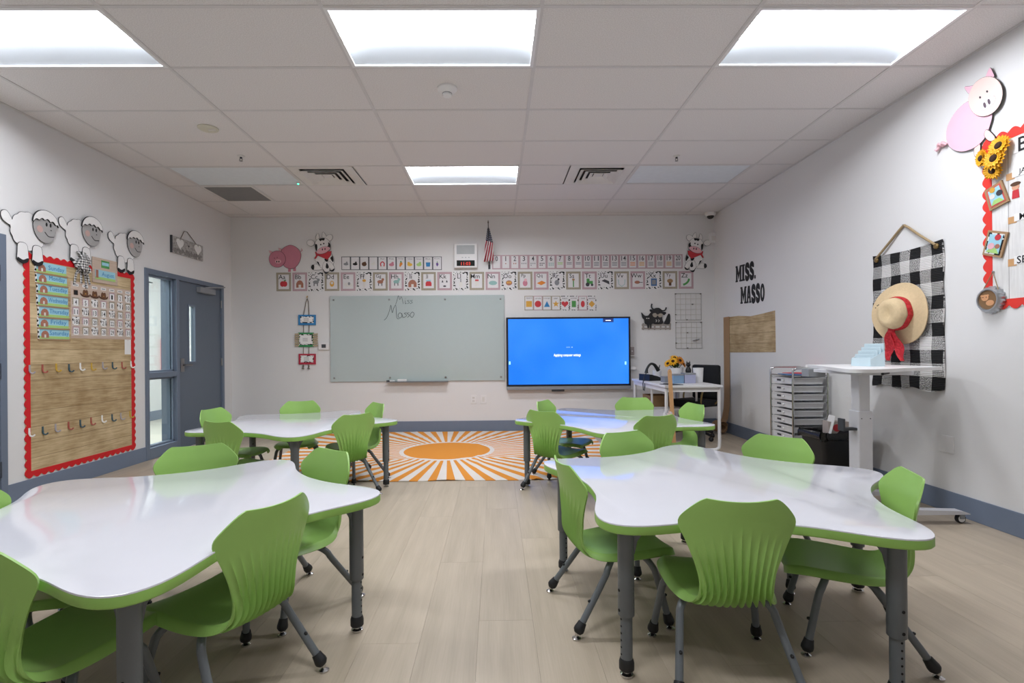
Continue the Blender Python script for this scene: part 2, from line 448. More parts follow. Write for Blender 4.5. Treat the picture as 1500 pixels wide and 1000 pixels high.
def glass(name, tint, rough=.0):
    mt = bpy.data.materials.new(name); mt.use_nodes = True; nt = mt.node_tree; nt.nodes.clear()
    out = nt.nodes.new('ShaderNodeOutputMaterial'); tr = nt.nodes.new('ShaderNodeBsdfTransparent'); gl = nt.nodes.new('ShaderNodeBsdfGlossy'); mx = nt.nodes.new('ShaderNodeMixShader')
    lwt = nt.nodes.new('ShaderNodeLayerWeight'); lwt.inputs[0].default_value = .5
    fres = node_math(nt, 'MULTIPLY_ADD', node_math(nt, 'POWER', lwt.outputs['Facing'], 4.0), .7, .04)
    tr.inputs[0].default_value = tint; gl.inputs['Roughness'].default_value = .02
    nt.links.new(fres, mx.inputs[0]); nt.links.new(tr.outputs[0], mx.inputs[1]); nt.links.new(gl.outputs[0], mx.inputs[2]); nt.links.new(mx.outputs[0], out.inputs[0])
    MATS[name] = mt
glass('pane', (.86, .92, .92, 1))
mat('board_glass', '#b6c2c1', .08, var=.01, coat=.4)
mat('drawer_plastic', '#d5d5d6', .3, var=.03)
mat('organizer_blue', '#cfe3ea', .3)

# ------------------------------------------------------------------ room shell
T = .16
fl = struct(MB().box(((XL + XR) / 2, (YB + YF) / 2, -.06), (XR - XL + 2 * T, YB - YF + 2 * T, .1)).build('floor', mat('subfloor', '#6b6156', .7)))
pw, pl_, gap = .2286, 1.524, .0007
plank_me = bpy.data.meshes.new('plank')
tmp = MB().box((0, 0, -.005), (pw - gap, pl_ - gap, .01)); tmp.b.to_mesh(plank_me); tmp.b.free(); plank_me.materials.append(MATS['floor_wood'])
ncol = 0
x = XL
while x < XR - .001:
    off = [0, .52, 1.04, .26, .78, 1.30][ncol % 6] + random.uniform(-.1, .1)
    y = YF - off
    while y < YB - .001:
        y0, y1, x1 = max(y, YF), min(y + pl_, YB), min(x + pw, XR)
        if y1 - y0 > .02:
            full = abs(y1 - y0 - pl_) < 1e-6 and abs(x1 - x - pw) < 1e-6
            if full:
                p = bpy.data.objects.new('plank', plank_me); C.objects.link(p); p.parent = fl; p.location = (x + pw / 2, y + pl_ / 2, 0)
            else:
                p = MB().box((0, 0, -.005), (x1 - x - gap, y1 - y0 - gap, .01)).build('plank', 'floor_wood', fl); p.location = ((x + x1) / 2, (y0 + y1) / 2, 0)
        y += pl_
    x += pw; ncol += 1

# door frame measurements on the left wall
DY0 = lw(211, 400)[0]; DY1 = lw(326.5, 420)[0]; DZ = 2.06
DY1 = min(DY1, 7.06)
D2Y1 = lw(8, 500)[0]; D2Y0 = D2Y1 - 1.02
def wall_boxes(name, boxes, mt='wall_paint'):
    b = MB()
    for c, s in boxes: b.box(c, s)
    return struct(b.build(name, mt))
def seg(y0, y1, z0, z1): return ((XL - T / 2, (y0 + y1) / 2, (z0 + z1) / 2), (T, y1 - y0, z1 - z0))
wall_boxes('wall_left', [seg(YF - T, D2Y0, 0, ZC + .3), seg(D2Y0, D2Y1, DZ, ZC + .3), seg(D2Y1, DY0, 0, ZC + .3), seg(DY0, DY1, DZ, ZC + .3), seg(DY1, YB + T, 0, ZC + .3)])
wall_boxes('wall_right', [((XR + T / 2, (YB + YF) / 2, (ZC + .3) / 2), (T, YB - YF + 2 * T, ZC + .3))])
wall_boxes('wall_back', [(((XL + XR) / 2, YB + T / 2, (ZC + .3) / 2), (XR - XL, T, ZC + .3))])
wall_boxes('wall_front', [(((XL + XR) / 2, YF - T / 2, (ZC + .3) / 2), (XR - XL, T, ZC + .3))])
BH = .148
def base(name, boxes):
    b = MB()
    for c, s in boxes: b.box(c, s, bev=.002)
    return struct(b.build(name, 'base_blue'))
base('baseboard_back', [(((XL + XR) / 2, YB - .005, BH / 2), (XR - XL, .01, BH))])
base('baseboard_right', [((XR - .005, (YB + YF) / 2, BH / 2), (.01, YB - YF - .02, BH))])
base('baseboard_left', [((XL + .005, (D2Y1 + DY0) / 2, BH / 2), (.01, DY0 - D2Y1, BH)), ((XL + .005, (DY1 + YB) / 2, BH / 2), (.01, YB - DY1 - .02, BH)), ((XL + .005, (YF + D2Y0) / 2, BH / 2), (.01, D2Y0 - YF, BH))])
base('baseboard_front', [(((XL + XR) / 2, YF + .005, BH / 2), (XR - XL - .02, .01, BH))])

# ceiling: slab above, lay-in tiles and tee grid below
CX0, RY0, TW, TD = -.9501, 2.8273, 1.2192, .6096
cols = [XL] + [CX0 + k * TW for k in range(-2, 4)] + [XR]
rows = [YF] + [RY0 + k * TD for k in range(-7, 8)] + [YB]
ce = struct(MB().box(((XL + XR) / 2, (YB + YF) / 2, ZC + .2), (XR - XL, YB - YF, .04)).build('ceiling', 'white_plastic'))
def ci(k): return k + 3         # tile column k (grid line k .. k+1) -> index
LIT = [(-2, 0), (0, 0), (2, 0), (0, 4), (0, -4)]  # last one is out of view, added as fill from the camera side
UNLIT = [(-2, 4), (2, 4), (-2, -4), (2, -4)]
VENT = [(-1, 4), (1, 4)]        # supply diffusers, half tile
GRILLE = [(-2, 5)]
tile_me = None
for i in range(len(cols) - 1):
    for j in range(len(rows) - 1):
        k, r_ = i - 3, j - 8
        x0, x1, y0, y1 = cols[i], cols[i + 1], rows[j], rows[j + 1]
        if (k, r_) in LIT + UNLIT: continue
        if (k, r_) == (-2, 5): x0 += .6096
        if (k, r_) == (-1, 4): x0 += .70
        if (k, r_) == (1, 4): x1 -= .70
        if x1 - x0 < .03 or y1 - y0 < .03: continue
        e = .006
        p = MB().box((0, 0, .008), (x1 - x0 - 2 * e, y1 - y0 - 2 * e, .016)).build('ceiling_tile', 'ceiling_tile', ce); p.location = ((x0 + x1) / 2, (y0 + y1) / 2, ZC + .004)
for xg in cols[1:-1]:
    MB().box((xg, (YB + YF) / 2, ZC + .002), (.024, YB - YF, .004)).build('grid_runner', 'ceiling_tee', ce)
for yg in rows[1:-1]:
    MB().box(((XL + XR) / 2, yg, ZC + .0035), (XR - XL, .024, .004)).build('grid_runner', 'ceiling_tee', ce)
for (x0, x1, y0, y1) in ((XL, XL + .022, YF, YB), (XR - .022, XR, YF, YB), (XL, XR, YB - .022, YB), (XL, XR, YF, YF + .022)):
    MB().box(((x0 + x1) / 2, (y0 + y1) / 2, ZC + .001), (x1 - x0, y1 - y0, .004)).build('wall_angle', 'ceiling_tee', ce)

# recessed troffers: sloping white reflectors around a central diffuser
def troffer(k, r_, lit, label, group):
    cx, cy = CX0 + (k + .5) * TW, RY0 + (r_ + .5) * TD
    o = empty('ceiling_light', label, 'ceiling light', (cx, cy, ZC), 0, group)
    a, b_, d = TW / 2 - .014, TD / 2 - .014, .075
    ly = .115                   # half depth of the lens
    f = MB().ring(ccw(rect(-a - .01, -b_ - .01, a + .01, b_ + .01)), ccw(rect(-a + .012, -b_ + .012, a - .012, b_ - .012)), -.001, .012); f.build('rim', 'white_plastic', o)
    for s in (-1, 1):
        h = MB()
        q = [(-a, s * b_, .004), (a, s * b_, .004), (a, s * ly, d), (-a, s * ly, d)]
        vs = [h.b.verts.new(p) for p in q]; h.b.faces.new(vs)
        vs2 = [h.b.verts.new((x_, y_ + s * .004, z_ + .006)) for x_, y_, z_ in q]; h.b.faces.new(vs2[::-1])
        h.build('reflector', 'panel_white', o)
    for s in (-1, 1): MB().box((s * (a + .002), 0, .05), (.004, 2 * b_, .1)).build('end_plate', 'panel_white', o)
    # lens: a shallow bowed diffuser
    L_ = MB(); n = 8; prev = None
    for i in range(n + 1):
        t = -1 + 2 * i / n; y_, z_ = t * ly, d - .018 * (1 - t * t)
        cur = [L_.b.verts.new((-a + .002, y_, z_)), L_.b.verts.new((a - .002, y_, z_))]
        if prev: L_.b.faces.new((prev[0], prev[1], cur[1], cur[0]))
        prev = cur
    L_.build('diffuser', 'lamp' if lit else 'lens_off', o, smooth='all')
    MB().box((0, 0, .105), (2 * a + .02, 2 * b_ + .02, .01)).build('housing', 'white_plastic', o)
LLAB = {(-2, 0): 'lit ceiling troffer over the table beside the calendar board', (0, 0): 'lit ceiling troffer next to the smoke detector', (2, 0): 'lit ceiling troffer over the table beside the standing desk',
        (0, 4): 'lit ceiling troffer between the two air diffusers, above the sunburst rug'}
for k, r_ in LIT: troffer(k, r_, True, LLAB.get((k, r_), 'lit ceiling troffer above the photographer side of the tables'), 'recessed ceiling troffers')
def flat_panel(k, r_, label):
    o = empty('ceiling_light', label, 'ceiling light', (CX0 + (k + .5) * TW, RY0 + (r_ + .5) * TD, ZC), 0, 'recessed ceiling troffers')
    a, b_ = TW / 2 - .008, TD / 2 - .008
    MB().box((0, 0, .012), (2 * a, 2 * b_, .012)).build('lens', 'lens_off', o)
    MB().ring(ccw(rect(-a, -b_, a, b_)), ccw(rect(-a + .018, -b_ + .018, a - .018, b_ - .018)), .001, .006).build('rim', 'ceiling_tee', o)
    MB().box((0, 0, .05), (2 * a, 2 * b_, .05)).build('housing', 'white_plastic', o)
flat_panel(-2, 4, 'unlit ceiling light panel beside the square return grille')
flat_panel(2, 4, 'unlit ceiling light panel over the teacher desk')
for k in (-2, 2): troffer(k, -4, False, 'unlit ceiling troffer on the side away from the whiteboard', 'recessed ceiling troffers')

# supply diffusers (stepped square cone) and the return grille
def diffuser(x0, x1, r_, label):
    y0 = RY0 + r_ * TD; cx, cy = (x0 + x1) / 2, y0 + TD / 2
    o = empty('air_diffuser', label, 'air vent', (cx, cy, ZC), 0, 'ceiling air diffusers')
    w2, d2 = (x1 - x0) / 2 - .006, TD / 2 - .012
    sq = lambda a, b2=None: ccw(rect(-a, -(b2 or a), a, b2 or a))
    MB().ring(sq(w2, d2), sq(.235), -.002, .008).build('plate', 'off_white', o)
    for i, a in enumerate((.225, .165, .105)):
        b = MB(); zo = -.002; A = sq(a); B = sq(a - .045)
        va = [b.b.verts.new((x_, y_, .006)) for x_, y_ in B]; vb = [b.b.verts.new((x_, y_, -.022 + .004 * i)) for x_, y_ in A]
        vc = [b.b.verts.new((x_, y_, .010)) for x_, y_ in B]; vd = [b.b.verts.new((x_, y_, -.018 + .004 * i)) for x_, y_ in A]
        for q in range(4):
            j = (q + 1) % 4
            b.b.faces.new((va[q], va[j], vb[j], vb[q])); b.b.faces.new((vc[q], vd[q], vd[j], vc[j]))
            b.b.faces.new((vb[q], vb[j], vd[j], vd[q])); b.b.faces.new((va[q], vc[q], vc[j], va[j]))
        b.build('vane', 'off_white', o)
    MB().box((0, 0, .004), (.1, .1, .006)).build('center_plate', 'off_white', o)
    MB().box((0, 0, .05), (.47, .47, .01)).build('duct', 'vent_dark', o)
    b = MB()
    for s in (-1, 1): b.box((s * .238, 0, .028), (.004, .47, .05)); b.box((0, s * .238, .028), (.47, .004, .05))
    b.build('duct_side', 'vent_dark', o)
diffuser(CX0 - TW + .012, CX0 - TW + .70, 4, 'square air diffuser beside the green sensor light')
diffuser(CX0 + 2 * TW - .70, CX0 + 2 * TW - .012, 4, 'square air diffuser above the number cards')
gx0 = CX0 - 2 * TW
g = empty('return_grille', 'grey square return air grille near the wall with the door', 'air vent', (gx0 + .3048, RY0 + 5.5 * TD, ZC))
MB().ring(ccw(rect(-.296, -.296, .296, .296)), ccw(rect(-.272, -.272, .272, .272)), -.002, .008).build('frame', 'off_white', g)
for i in range(24):
    MB().box((0, -.26 + i * .0226, .002), (.542, .003, .012), Matrix.Translation((0, 0, 0))).build('louver', mat('grille_grey', '#a8a5a2', .6), g)
MB().box((0, 0, .02), (.56, .56, .01)).build('backing', mat('grille_back', '#8b8885', .8), g)
MB().box((gx0 + .6096, RY0 + 5.5 * TD, ZC + .002), (.024, TD, .004)).build('grid_runner', 'ceiling_tee', ce)

def on_ceiling(x, y):
    r = ray(x, y); t = (ZC - HC) / r.z
    return (r.x * t, r.y * t, ZC)
p = on_ceiling(655, 130)
o = empty('smoke_detector', 'round white smoke detector on a ceiling tile', 'smoke detector', p)
MB().lathe([(.072, .004), (.072, -.008), (.058, -.02), (.04, -.034), (.036, -.036)], 28).build('base', 'white_plastic', o, smooth=35)
MB().lathe([(.034, -.036), (.034, -.05), (.028, -.056), (.001, -.056)], 28).build('sensor_cap', 'white_plastic', o, smooth=35)
MB().lathe([(.0355, -.0365), (.0355, -.039)], 28).build('gap_ring', 'ink_grey', o)
p = on_ceiling(305, 188)
o = empty('ceiling_speaker', 'pale low disc mounted on a ceiling tile above the sheep', 'ceiling plate', p)  # plain round plate on the tile, not a speaker
MB().lathe([(.08, .003), (.08, -.006), (.07, -.012), (.001, -.012)], 28).build('cover', mat('cover_cream', '#d0cdbb', .6), o, smooth=35)
MB().box((.03, 0, -.013), (.06, .02, .004)).build('badge', 'off_white', o)
for i, (px_, py_, lb) in enumerate(((353, 229, 'small sprinkler head near the return grille'), (991, 229, 'small sprinkler head above the alphabet cards'))):
    p = on_ceiling(px_, py_)
    o = empty('sprinkler', lb, 'sprinkler', p, 0, 'ceiling sprinklers')
    MB().lathe([(.035, .002), (.033, -.004), (.012, -.008), (.001, -.008)], 20).build('escutcheon', 'off_white', o, smooth=35)
    b = MB().tube([(0, 0, -.006), (0, 0, -.02)], .011, 10)
    for s in (-1, 1): b.tube([(s * .009, 0, -.018), (s * .013, 0, -.032), (s * .004, 0, -.044)], .0025, 6)
    b.build('body', 'dark_grey', o)
    MB().lathe([(.016, -.044), (.016, -.047), (.001, -.047)], 14).build('deflector', 'steel', o)
p = on_ceiling(437, 268)
o = empty('ceiling_sensor', 'tiny ceiling sensor with a green light', 'sensor', p)
MB().lathe([(.022, .002), (.02, -.008), (.001, -.01)], 16).build('body', 'white_plastic', o, smooth=35)
MB().ball((0, -.004, -.012), .008, 10).build('green_light', 'led_green', o)

# ------------------------------------------------------------------ hall behind the left wall
HX = XL - T
wall_boxes('wall_hall', [((HX - 2.0, 5.8, 1.5), (.1, 7, 3)), ((HX - 1.0, 9.3, 1.5), (2.1, .1, 3)), ((HX - 1.0, 2.3, 1.5), (2.1, .1, 3))])
struct(MB().box((HX - 1.0, 5.8, -.03), (2.0, 7, .06)).build('floor_hall', mat('hall_floor', '#b5b0a4', .35, var=.06)))
struct(MB().box((HX - 1.0, 5.8, 2.86), (2.1, 7.1, .05)).build('ceiling_hall', 'white_plastic'))
base('baseboard_hall', [((HX - 1.944, 5.8, .08), (.012, 6.9, .16))])
o = empty('hall_light', 'ceiling light panel in the hall behind the glass', 'ceiling light', (HX - 1.0, 6.3, 2.80))
MB().box((0, 0, 0), (.6, 2.4, .01)).build('diffuser', 'hall_lamp', o)
MB().ring(ccw(rect(-.33, -1.23, .33, 1.23)), ccw(rect(-.3, -1.2, .3, 1.2)), -.012, .004).build('rim', 'white_plastic', o)

# ------------------------------------------------------------------ door with sidelight (left wall)
SY = lw(259.5, 500)[0]          # mullion between sidelight and door
FW = .055
def bar(b, y0, y1, z0, z1, x0=XL - T - .012, x1=XL + .014): b.box(((x0 + x1) / 2, (y0 + y1) / 2, (z0 + z1) / 2), (x1 - x0, y1 - y0, z1 - z0), bev=.003)
fr = MB()
bar(fr, DY0, DY0 + FW, 0, DZ); bar(fr, DY1 - FW, DY1, 0, DZ); bar(fr, DY0 + FW, DY1 - FW, DZ - FW, DZ)
bar(fr, SY - FW / 2, SY + FW / 2, 0, DZ - FW)
struct(fr.build('trim_1', 'frame_blue'))
ZM = .905                       # mid rail of the sidelight
wn = MB(); bar(wn, DY0 + FW, SY - FW / 2, 0, .12); bar(wn, DY0 + FW, SY - FW / 2, ZM - .03, ZM + .03)
win = struct(wn.build('window_1', 'frame_blue'))
gx = XL - .05
for z0, z1 in ((.12, ZM - .03), (ZM + .03, DZ - FW)):
    MB().box((gx, (DY0 + FW + SY - FW / 2) / 2, (z0 + z1) / 2), (.006, SY - FW / 2 - DY0 - FW, z1 - z0)).build('pane', 'pane', win)
    b = MB(); ya, yb = DY0 + FW, SY - FW / 2
    for xo in (gx - .016, gx + .016):
        b.box((xo, ya + .01, (z0 + z1) / 2), (.02, .02, z1 - z0)); b.box((xo, yb - .01, (z0 + z1) / 2), (.02, .02, z1 - z0))
        b.box((xo, (ya + yb) / 2, z0 + .01), (.02, yb - ya, .02)); b.box((xo, (ya + yb) / 2, z1 - .01), (.02, yb - ya, .02))
    b.build('glazing_bead', 'frame_blue', win)
# door leaf with a narrow vision lite
y0, y1 = SY + FW / 2 + .003, DY1 - FW - .003; xm, th_ = XL - .03, .045; zt = DZ - FW - .004
v0, vz1 = lw(277.5, 500)[0] + .0, 1.72; v1 = v0 + .12; vz0 = 1.04
d = MB()
for a, b_, c, e in ((y0, v0, .008, zt), (v1, y1, .008, zt), (v0, v1, .008, vz0), (v0, v1, vz1, zt)):
    d.box((xm, (a + b_) / 2, (c + e) / 2), (th_, b_ - a, e - c))
door = struct(d.build('door_1', 'door_blue'))
MB().box((xm, (v0 + v1) / 2, (vz0 + vz1) / 2), (.006, v1 - v0, vz1 - vz0)).build('vision_pane', 'pane', door)
MB().ring(ccw(rect(v0 - .018, vz0 - .018, v1 + .018, vz1 + .018)), ccw(rect(v0, vz0, v1, vz1)), 0, .008,
          Matrix(((0, 0, 1, XL - .008), (1, 0, 0, 0), (0, 1, 0, 0), (0, 0, 0, 1)))).build('vision_frame', 'frame_blue', door)
hy = y0 + .075; hz = 1.0
h = MB().lathe([(.034, 0), (.034, .008), (.02, .014), (.013, .016), (.013, .045), (.001, .047)], 20, Matrix(((0, 0, 1, XL - .0075), (1, 0, 0, hy), (0, 1, 0, hz), (0, 0, 0, 1))))
h.tube([(XL + .035, hy, hz), (XL + .04, hy + .05, hz), (XL + .04, hy + .12, hz - .003)], .010, 10)
h.build('lever_handle', 'steel', door, smooth=40)
MB().box((XL - .004, hy, hz), (.006, .07, .16), bev=.002).build('lock_plate', 'steel', door)
cl = MB().box((XL + .022, y0 + .54, zt - .065), (.06, .34, .07), bev=.006).build('closer_body', 'mid_grey', door)
MB().tube([(XL + .03, y0 + .5, zt - .025), (XL + .12, y0 + .64, zt - .01), (XL + .045, y1 + .02, zt + .03)], .009, 8).build('closer_arm', 'mid_grey', cl)
for z in (.25, 1.02, 1.8):
    MB().tube([(XL + .006, y1 + .002, z - .05), (XL + .006, y1 + .002, z + .05)], .009, 10).build('hinge', 'steel', door)
# closer shoe seen at the top of the sidelight, hall side; red board and a leaning rod behind the glass
o = empty('red_panel', 'tall red panel on the hall wall behind the sidelight', 'panel', (HX - 1.95, 0, 0))
pr = lambda x_, y_, X: (lambda r: (r.y * X / r.x, HC + r.z * X / r.x))(ray(x_, y_))
a0 = pr(236.5, 496, HX - 1.95); a1 = pr(242, 548, HX - 1.95)
MB().box((.03, (a0[0] + a1[0]) / 2 + .1, (a0[1] + a1[1]) / 2), (.06, .34, a0[1] - a1[1]), bev=.004).build('body', 'red_border', o)
MB().ring(ccw(rect(-.13, -.3, .13, .3)), ccw(rect(-.1, -.27, .1, .27)), 0, .01, Matrix(((0, 0, 1, .06), (1, 0, 0, (a0[0] + a1[0]) / 2 + .1), (0, 1, 0, (a0[1] + a1[1]) / 2), (0, 0, 0, 1)))).build('panel_frame', mat('red_dark', '#a3121a', .5), o)
o = empty('door_holder', 'thin dark rod with a black foot leaning inside the sidelight', 'door stop', (HX - .12, DY0 + .27, 0))
MB().tube([(0, .03, .02), (-.02, -.1, .46)], .008, 8).build('rod', 'steel', o)
MB().box((0, .035, .012), (.04, .09, .024), bev=.004).build('foot', 'black_plastic', o)
o = empty('hall_door_closer', 'grey door closer box at the head of the sidelight', 'door closer', (HX - .02, DY0 + .2, 1.93))
MB().box((0, 0, 0), (.05, .22, .06), bev=.005).build('body', 'mid_grey', o)
MB().box((-.005, .14, .02), (.02, .12, .012)).build('arm', 'steel', o)
# second door at the frame edge
fr = MB()
bar(fr, D2Y1 - FW, D2Y1, 0, DZ); bar(fr, D2Y0, D2Y0 + FW, 0, DZ); bar(fr, D2Y0 + FW, D2Y1 - FW, DZ - FW, DZ)
struct(fr.build('trim_2', 'frame_blue'))
d2 = struct(MB().box((XL - .03, (D2Y0 + D2Y1) / 2, zt / 2 + .004), (.045, D2Y1 - D2Y0 - 2 * FW - .006, zt - .008)).build('door_2', 'door_blue'))
for z in (.28, 1.02, 1.76):
    MB().tube([(XL + .006, D2Y1 - FW, z - .06), (XL + .006, D2Y1 - FW, z + .06)], .011, 10).build('hinge', mat('hinge_dark', '#4d5560', .4, .6), d2)
    MB().box((XL - .004, D2Y1 - FW - .025, z), (.005, .05, .12)).build('hinge_leaf', 'hinge_dark', d2)
MB().tube([(XL - .008, D2Y0 + .13, 1.0), (XL + .045, D2Y0 + .13, 1.0), (XL + .045, D2Y0 + .25, 1.0)], .010, 8).build('lever_handle', 'steel', d2)

# ------------------------------------------------------------------ classroom chair (fluted one-piece shell, tube legs)
def catmull(pts, n):
    dense = smooth_poly(pts, 16, closed=False)
    ds = [0]
    for a, b_ in zip(dense, dense[1:]): ds.append(ds[-1] + (Vector(b_) - Vector(a)).length)
    out = []; j = 0
    for i in range(n):
        t = ds[-1] * i / (n - 1)
        while j < len(ds) - 2 and ds[j + 1] < t: j += 1
        f = (t - ds[j]) / max(1e-9, ds[j + 1] - ds[j])
        out.append(tuple(Vector(dense[j]).lerp(Vector(dense[j + 1]), f)))
    return out
def chair_shell():
    NV, NR, SUB = 74, 12, 8
    NU = NR * SUB
    # centre line (y back, z up, half width)
    ctl = [(-.232, .282, .118), (-.226, .293, .150), (-.205, .303, .172), (-.15, .308, .186), (-.06, .303, .189), (.03, .297, .180), (.10, .296, .160),
           (.142, .308, .138), (.168, .337, .122), (.182, .375, .119), (.192, .42, .127), (.201, .47, .144), (.209, .52, .164), (.216, .556, .181), (.220, .578, .1855), (.224, .598, .178), (.230, .626, .154), (.234, .648, .130), (.236, .656, .118), (.236, .660, .108)]
    cl_ = catmull(ctl, NV)
    inner = []
    for y, z, w_ in cl_:
        up = max(0, min(1, (z - .31) / .10))
        row = []
        for i in range(NU + 1):
            u = -1 + 2 * i / NU
            au = abs(u); dz = (1 - up) * (.012 * u * u - .026 * (max(0, au - .84) / .16) ** 1.6) + .007 * u * u * max(0, min(1, (z - .54) / .12)); dy = -up * .05 * (w_ / .185) ** 2 * u * u
            # rolled outer edge on the seat
            row.append(Vector((u * w_, y + dy, z + dz)))
        inner.append(row)
    nor = []
    for j in range(NV):
        r_ = []
        for i in range(NU + 1):
            a = inner[min(j + 1, NV - 1)][i] - inner[max(j - 1, 0)][i]; b_ = inner[j][min(i + 1, NU)] - inner[j][max(i - 1, 0)]
            n = a.cross(b_); n.normalize(); r_.append(n)
        nor.append(r_)
    # sign: outer side = below the seat / behind the back
    sgn = 1 if nor[NV // 4][NU // 2].z < 0 else -1
    outer = []
    for j in range(NV):
        y, z, w_ = cl_[j]; row = []
        for i in range(NU + 1):
            u = -1 + 2 * i / NU
            A = 0
            if y > .06:
                fade = max(0, min(1, (.575 - .05 * abs(u) - z) / .2)); start = max(0, min(1, (y - .07) / .05))
                s = ((u + 1) * NR / 2) % 1.0
                prof = abs(2 * s - 1) ** 2.4
                A = .021 * fade * start * prof * min(1, (1 - abs(u)) / .06)
            row.append(inner[j][i] + sgn * nor[j][i] * (.007 + A))
        outer.append(row)
    split = max(j for j in range(NV) if cl_[j][1] < .33 and cl_[j][0] > 0 or j < 20)
    def part(j0, j1, name):
        vs, fs = [], []; idx = {}
        def gi(k, j, i):
            key = (k, j, i)
            if key not in idx: idx[key] = len(vs); vs.append((inner if k == 0 else outer)[j][i])
            return idx[key]
        for j in range(j0, j1):
            for i in range(NU):
                fs.append((gi(0, j, i), gi(0, j, i + 1), gi(0, j + 1, i + 1), gi(0, j + 1, i)))
                fs.append((gi(1, j, i), gi(1, j + 1, i), gi(1, j + 1, i + 1), gi(1, j, i + 1)))
            for i in (0, NU): fs.append((gi(0, j, i), gi(0, j + 1, i), gi(1, j + 1, i), gi(1, j, i)))
        for j in (j0, j1):
            if j in (0, NV - 1):
                for i in range(NU): fs.append((gi(0, j, i), gi(0, j, i + 1), gi(1, j, i + 1), gi(1, j, i)))
        me = bpy.data.meshes.new(name); me.from_pydata([tuple(v) for v in vs], [], fs)
        bm = bmesh.new(); bm.from_mesh(me); bmesh.ops.recalc_face_normals(bm, faces=bm.faces[:]); bm.to_mesh(me); bm.free()
        return me
    return part(0, split, 'seat'), part(split, NV - 1, 'backrest')
seat_me, back_me = chair_shell()
chair0 = empty('classroom_chair', 'x', 'chair', group='green classroom chairs')
obj('seat', seat_me, 'green', chair0, smooth=38); obj('backrest', back_me, 'green', chair0, smooth=30)
MB().box((0, -.02, .283), (.15, .2, .012), bev=.003).build('seat_plate', 'rubber', chair0)
for sx in (-1, 1):
    for front in (True, False):
        if front: pts = [(sx * .05, -.085, .276), (sx * .11, -.09, .276), (sx * .145, -.1, .268), (sx * .166, -.115, .245), (sx * .174, -.128, .21), (sx * .197, -.165, .05)]
        else: pts = [(sx * .05, .02, .274), (sx * .10, .035, .274), (sx * .135, .055, .266), (sx * .156, .078, .242), (sx * .164, .096, .21), (sx * .196, .205, .05)]
        leg = MB().tube(smooth_poly(pts, 4, closed=False), .0135, 12).build('leg', 'tube_grey', chair0, smooth=50)
        e = Vector(pts[-1]); dr = (e - Vector(pts[-2])).normalized()
        foot = Vector((e.x + dr.x * .04, e.y + dr.y * .04, 0))
        q = dr.to_track_quat('Z', 'Y').to_matrix().to_4x4(); q.translation = e - dr * .012
        MB().lathe([(.0165, 0), (.0185, .012), (.0215, .026), (.021, .036), (.013, .046), (.001, .047)], 14, q).build('boot', 'rubber', leg, smooth=40)
        MB().lathe([(.014, .0), (.0175, .001), (.0175, .006), (.010, .010), (.006, .013), (.006, .03)], 14, Matrix.Translation((foot.x, foot.y, 0))).build('glide', 'chrome', leg, smooth=40)
        kp = Vector(pts[-2]).lerp(e, .48)
        MB().lathe([(.006, 0), (.006, .018), (.003, .022)], 8, Matrix.Translation(kp) @ (Matrix.Rotation(R(90), 4, 'X') if front else Matrix.Rotation(R(-90), 4, 'X'))).build('bumper', 'rubber', leg)
TBL = {'RF': 'the standing-desk table', 'LF': 'the calendar-board table', 'RB': 'the teacher-desk table', 'LB': 'the grey-door table'}
CH = [('RF', .781, 1.609, 265, 'on the side away from the whiteboard'), ('RF', 1.602, 1.93, 339, 'on the side towards the woven wall hanging'), ('RF', .729, 2.985, 112, 'on the side towards the rug'),
      ('RF', 1.559, 2.78, 39, 'on the side towards the drawer cart'), ('RF', .269, 2.218, 189, 'on the side towards the middle aisle'),
      ('LF', -.706, 1.654, 335, 'on the aisle side'), ('LF', -.802, 2.529, 54, 'on the corner towards the rug'), ('LF', -1.575, 2.694, 121, 'on the side towards the door'),
      ('LF', -1.955, 1.84, 189, 'on the side towards the calendar board'), ('LF', -1.36, 1.29, 255, 'on the side away from the door'),
      ('LB', -2.47, 4.42, 170, 'on the side towards the door'), ('LB', -1.97, 3.595, 250, 'on the side towards the calendar board'), ('LB', -1.93, 5.05, 104, 'on the side towards the hanging signs'),
      ('LB', -1.091, 4.774, 38, 'on the side towards the rug, facing the door'), ('LB', -1.074, 3.954, 316, 'on the corner by the aisle'),
      ('RB', .425, 4.842, 148, 'on the rug side, nearest the screen'), ('RB', .35, 4.041, 230, 'on the aisle side at the rug edge'), ('RB', 1.38, 5.09, 74, 'on the side towards the screen wall'),
      ('RB', 1.759, 4.45, 12, 'on the side towards the drawer cart'), ('RB', 1.188, 3.684, 288, 'on the side away from the screen')]
for i, (tb, mx, my, ph, where) in enumerate(CH):
    o = chair0 if i == 0 else copy_tree(chair0)
    c_, s_ = math.cos(R(ph)), math.sin(R(ph))
    o.location = (mx - .236 * c_, my - .236 * s_, 0); o.rotation_euler = (0, 0, R(ph - 90))
    o['label'] = 'green fluted chair at ' + TBL[tb] + ', ' + where

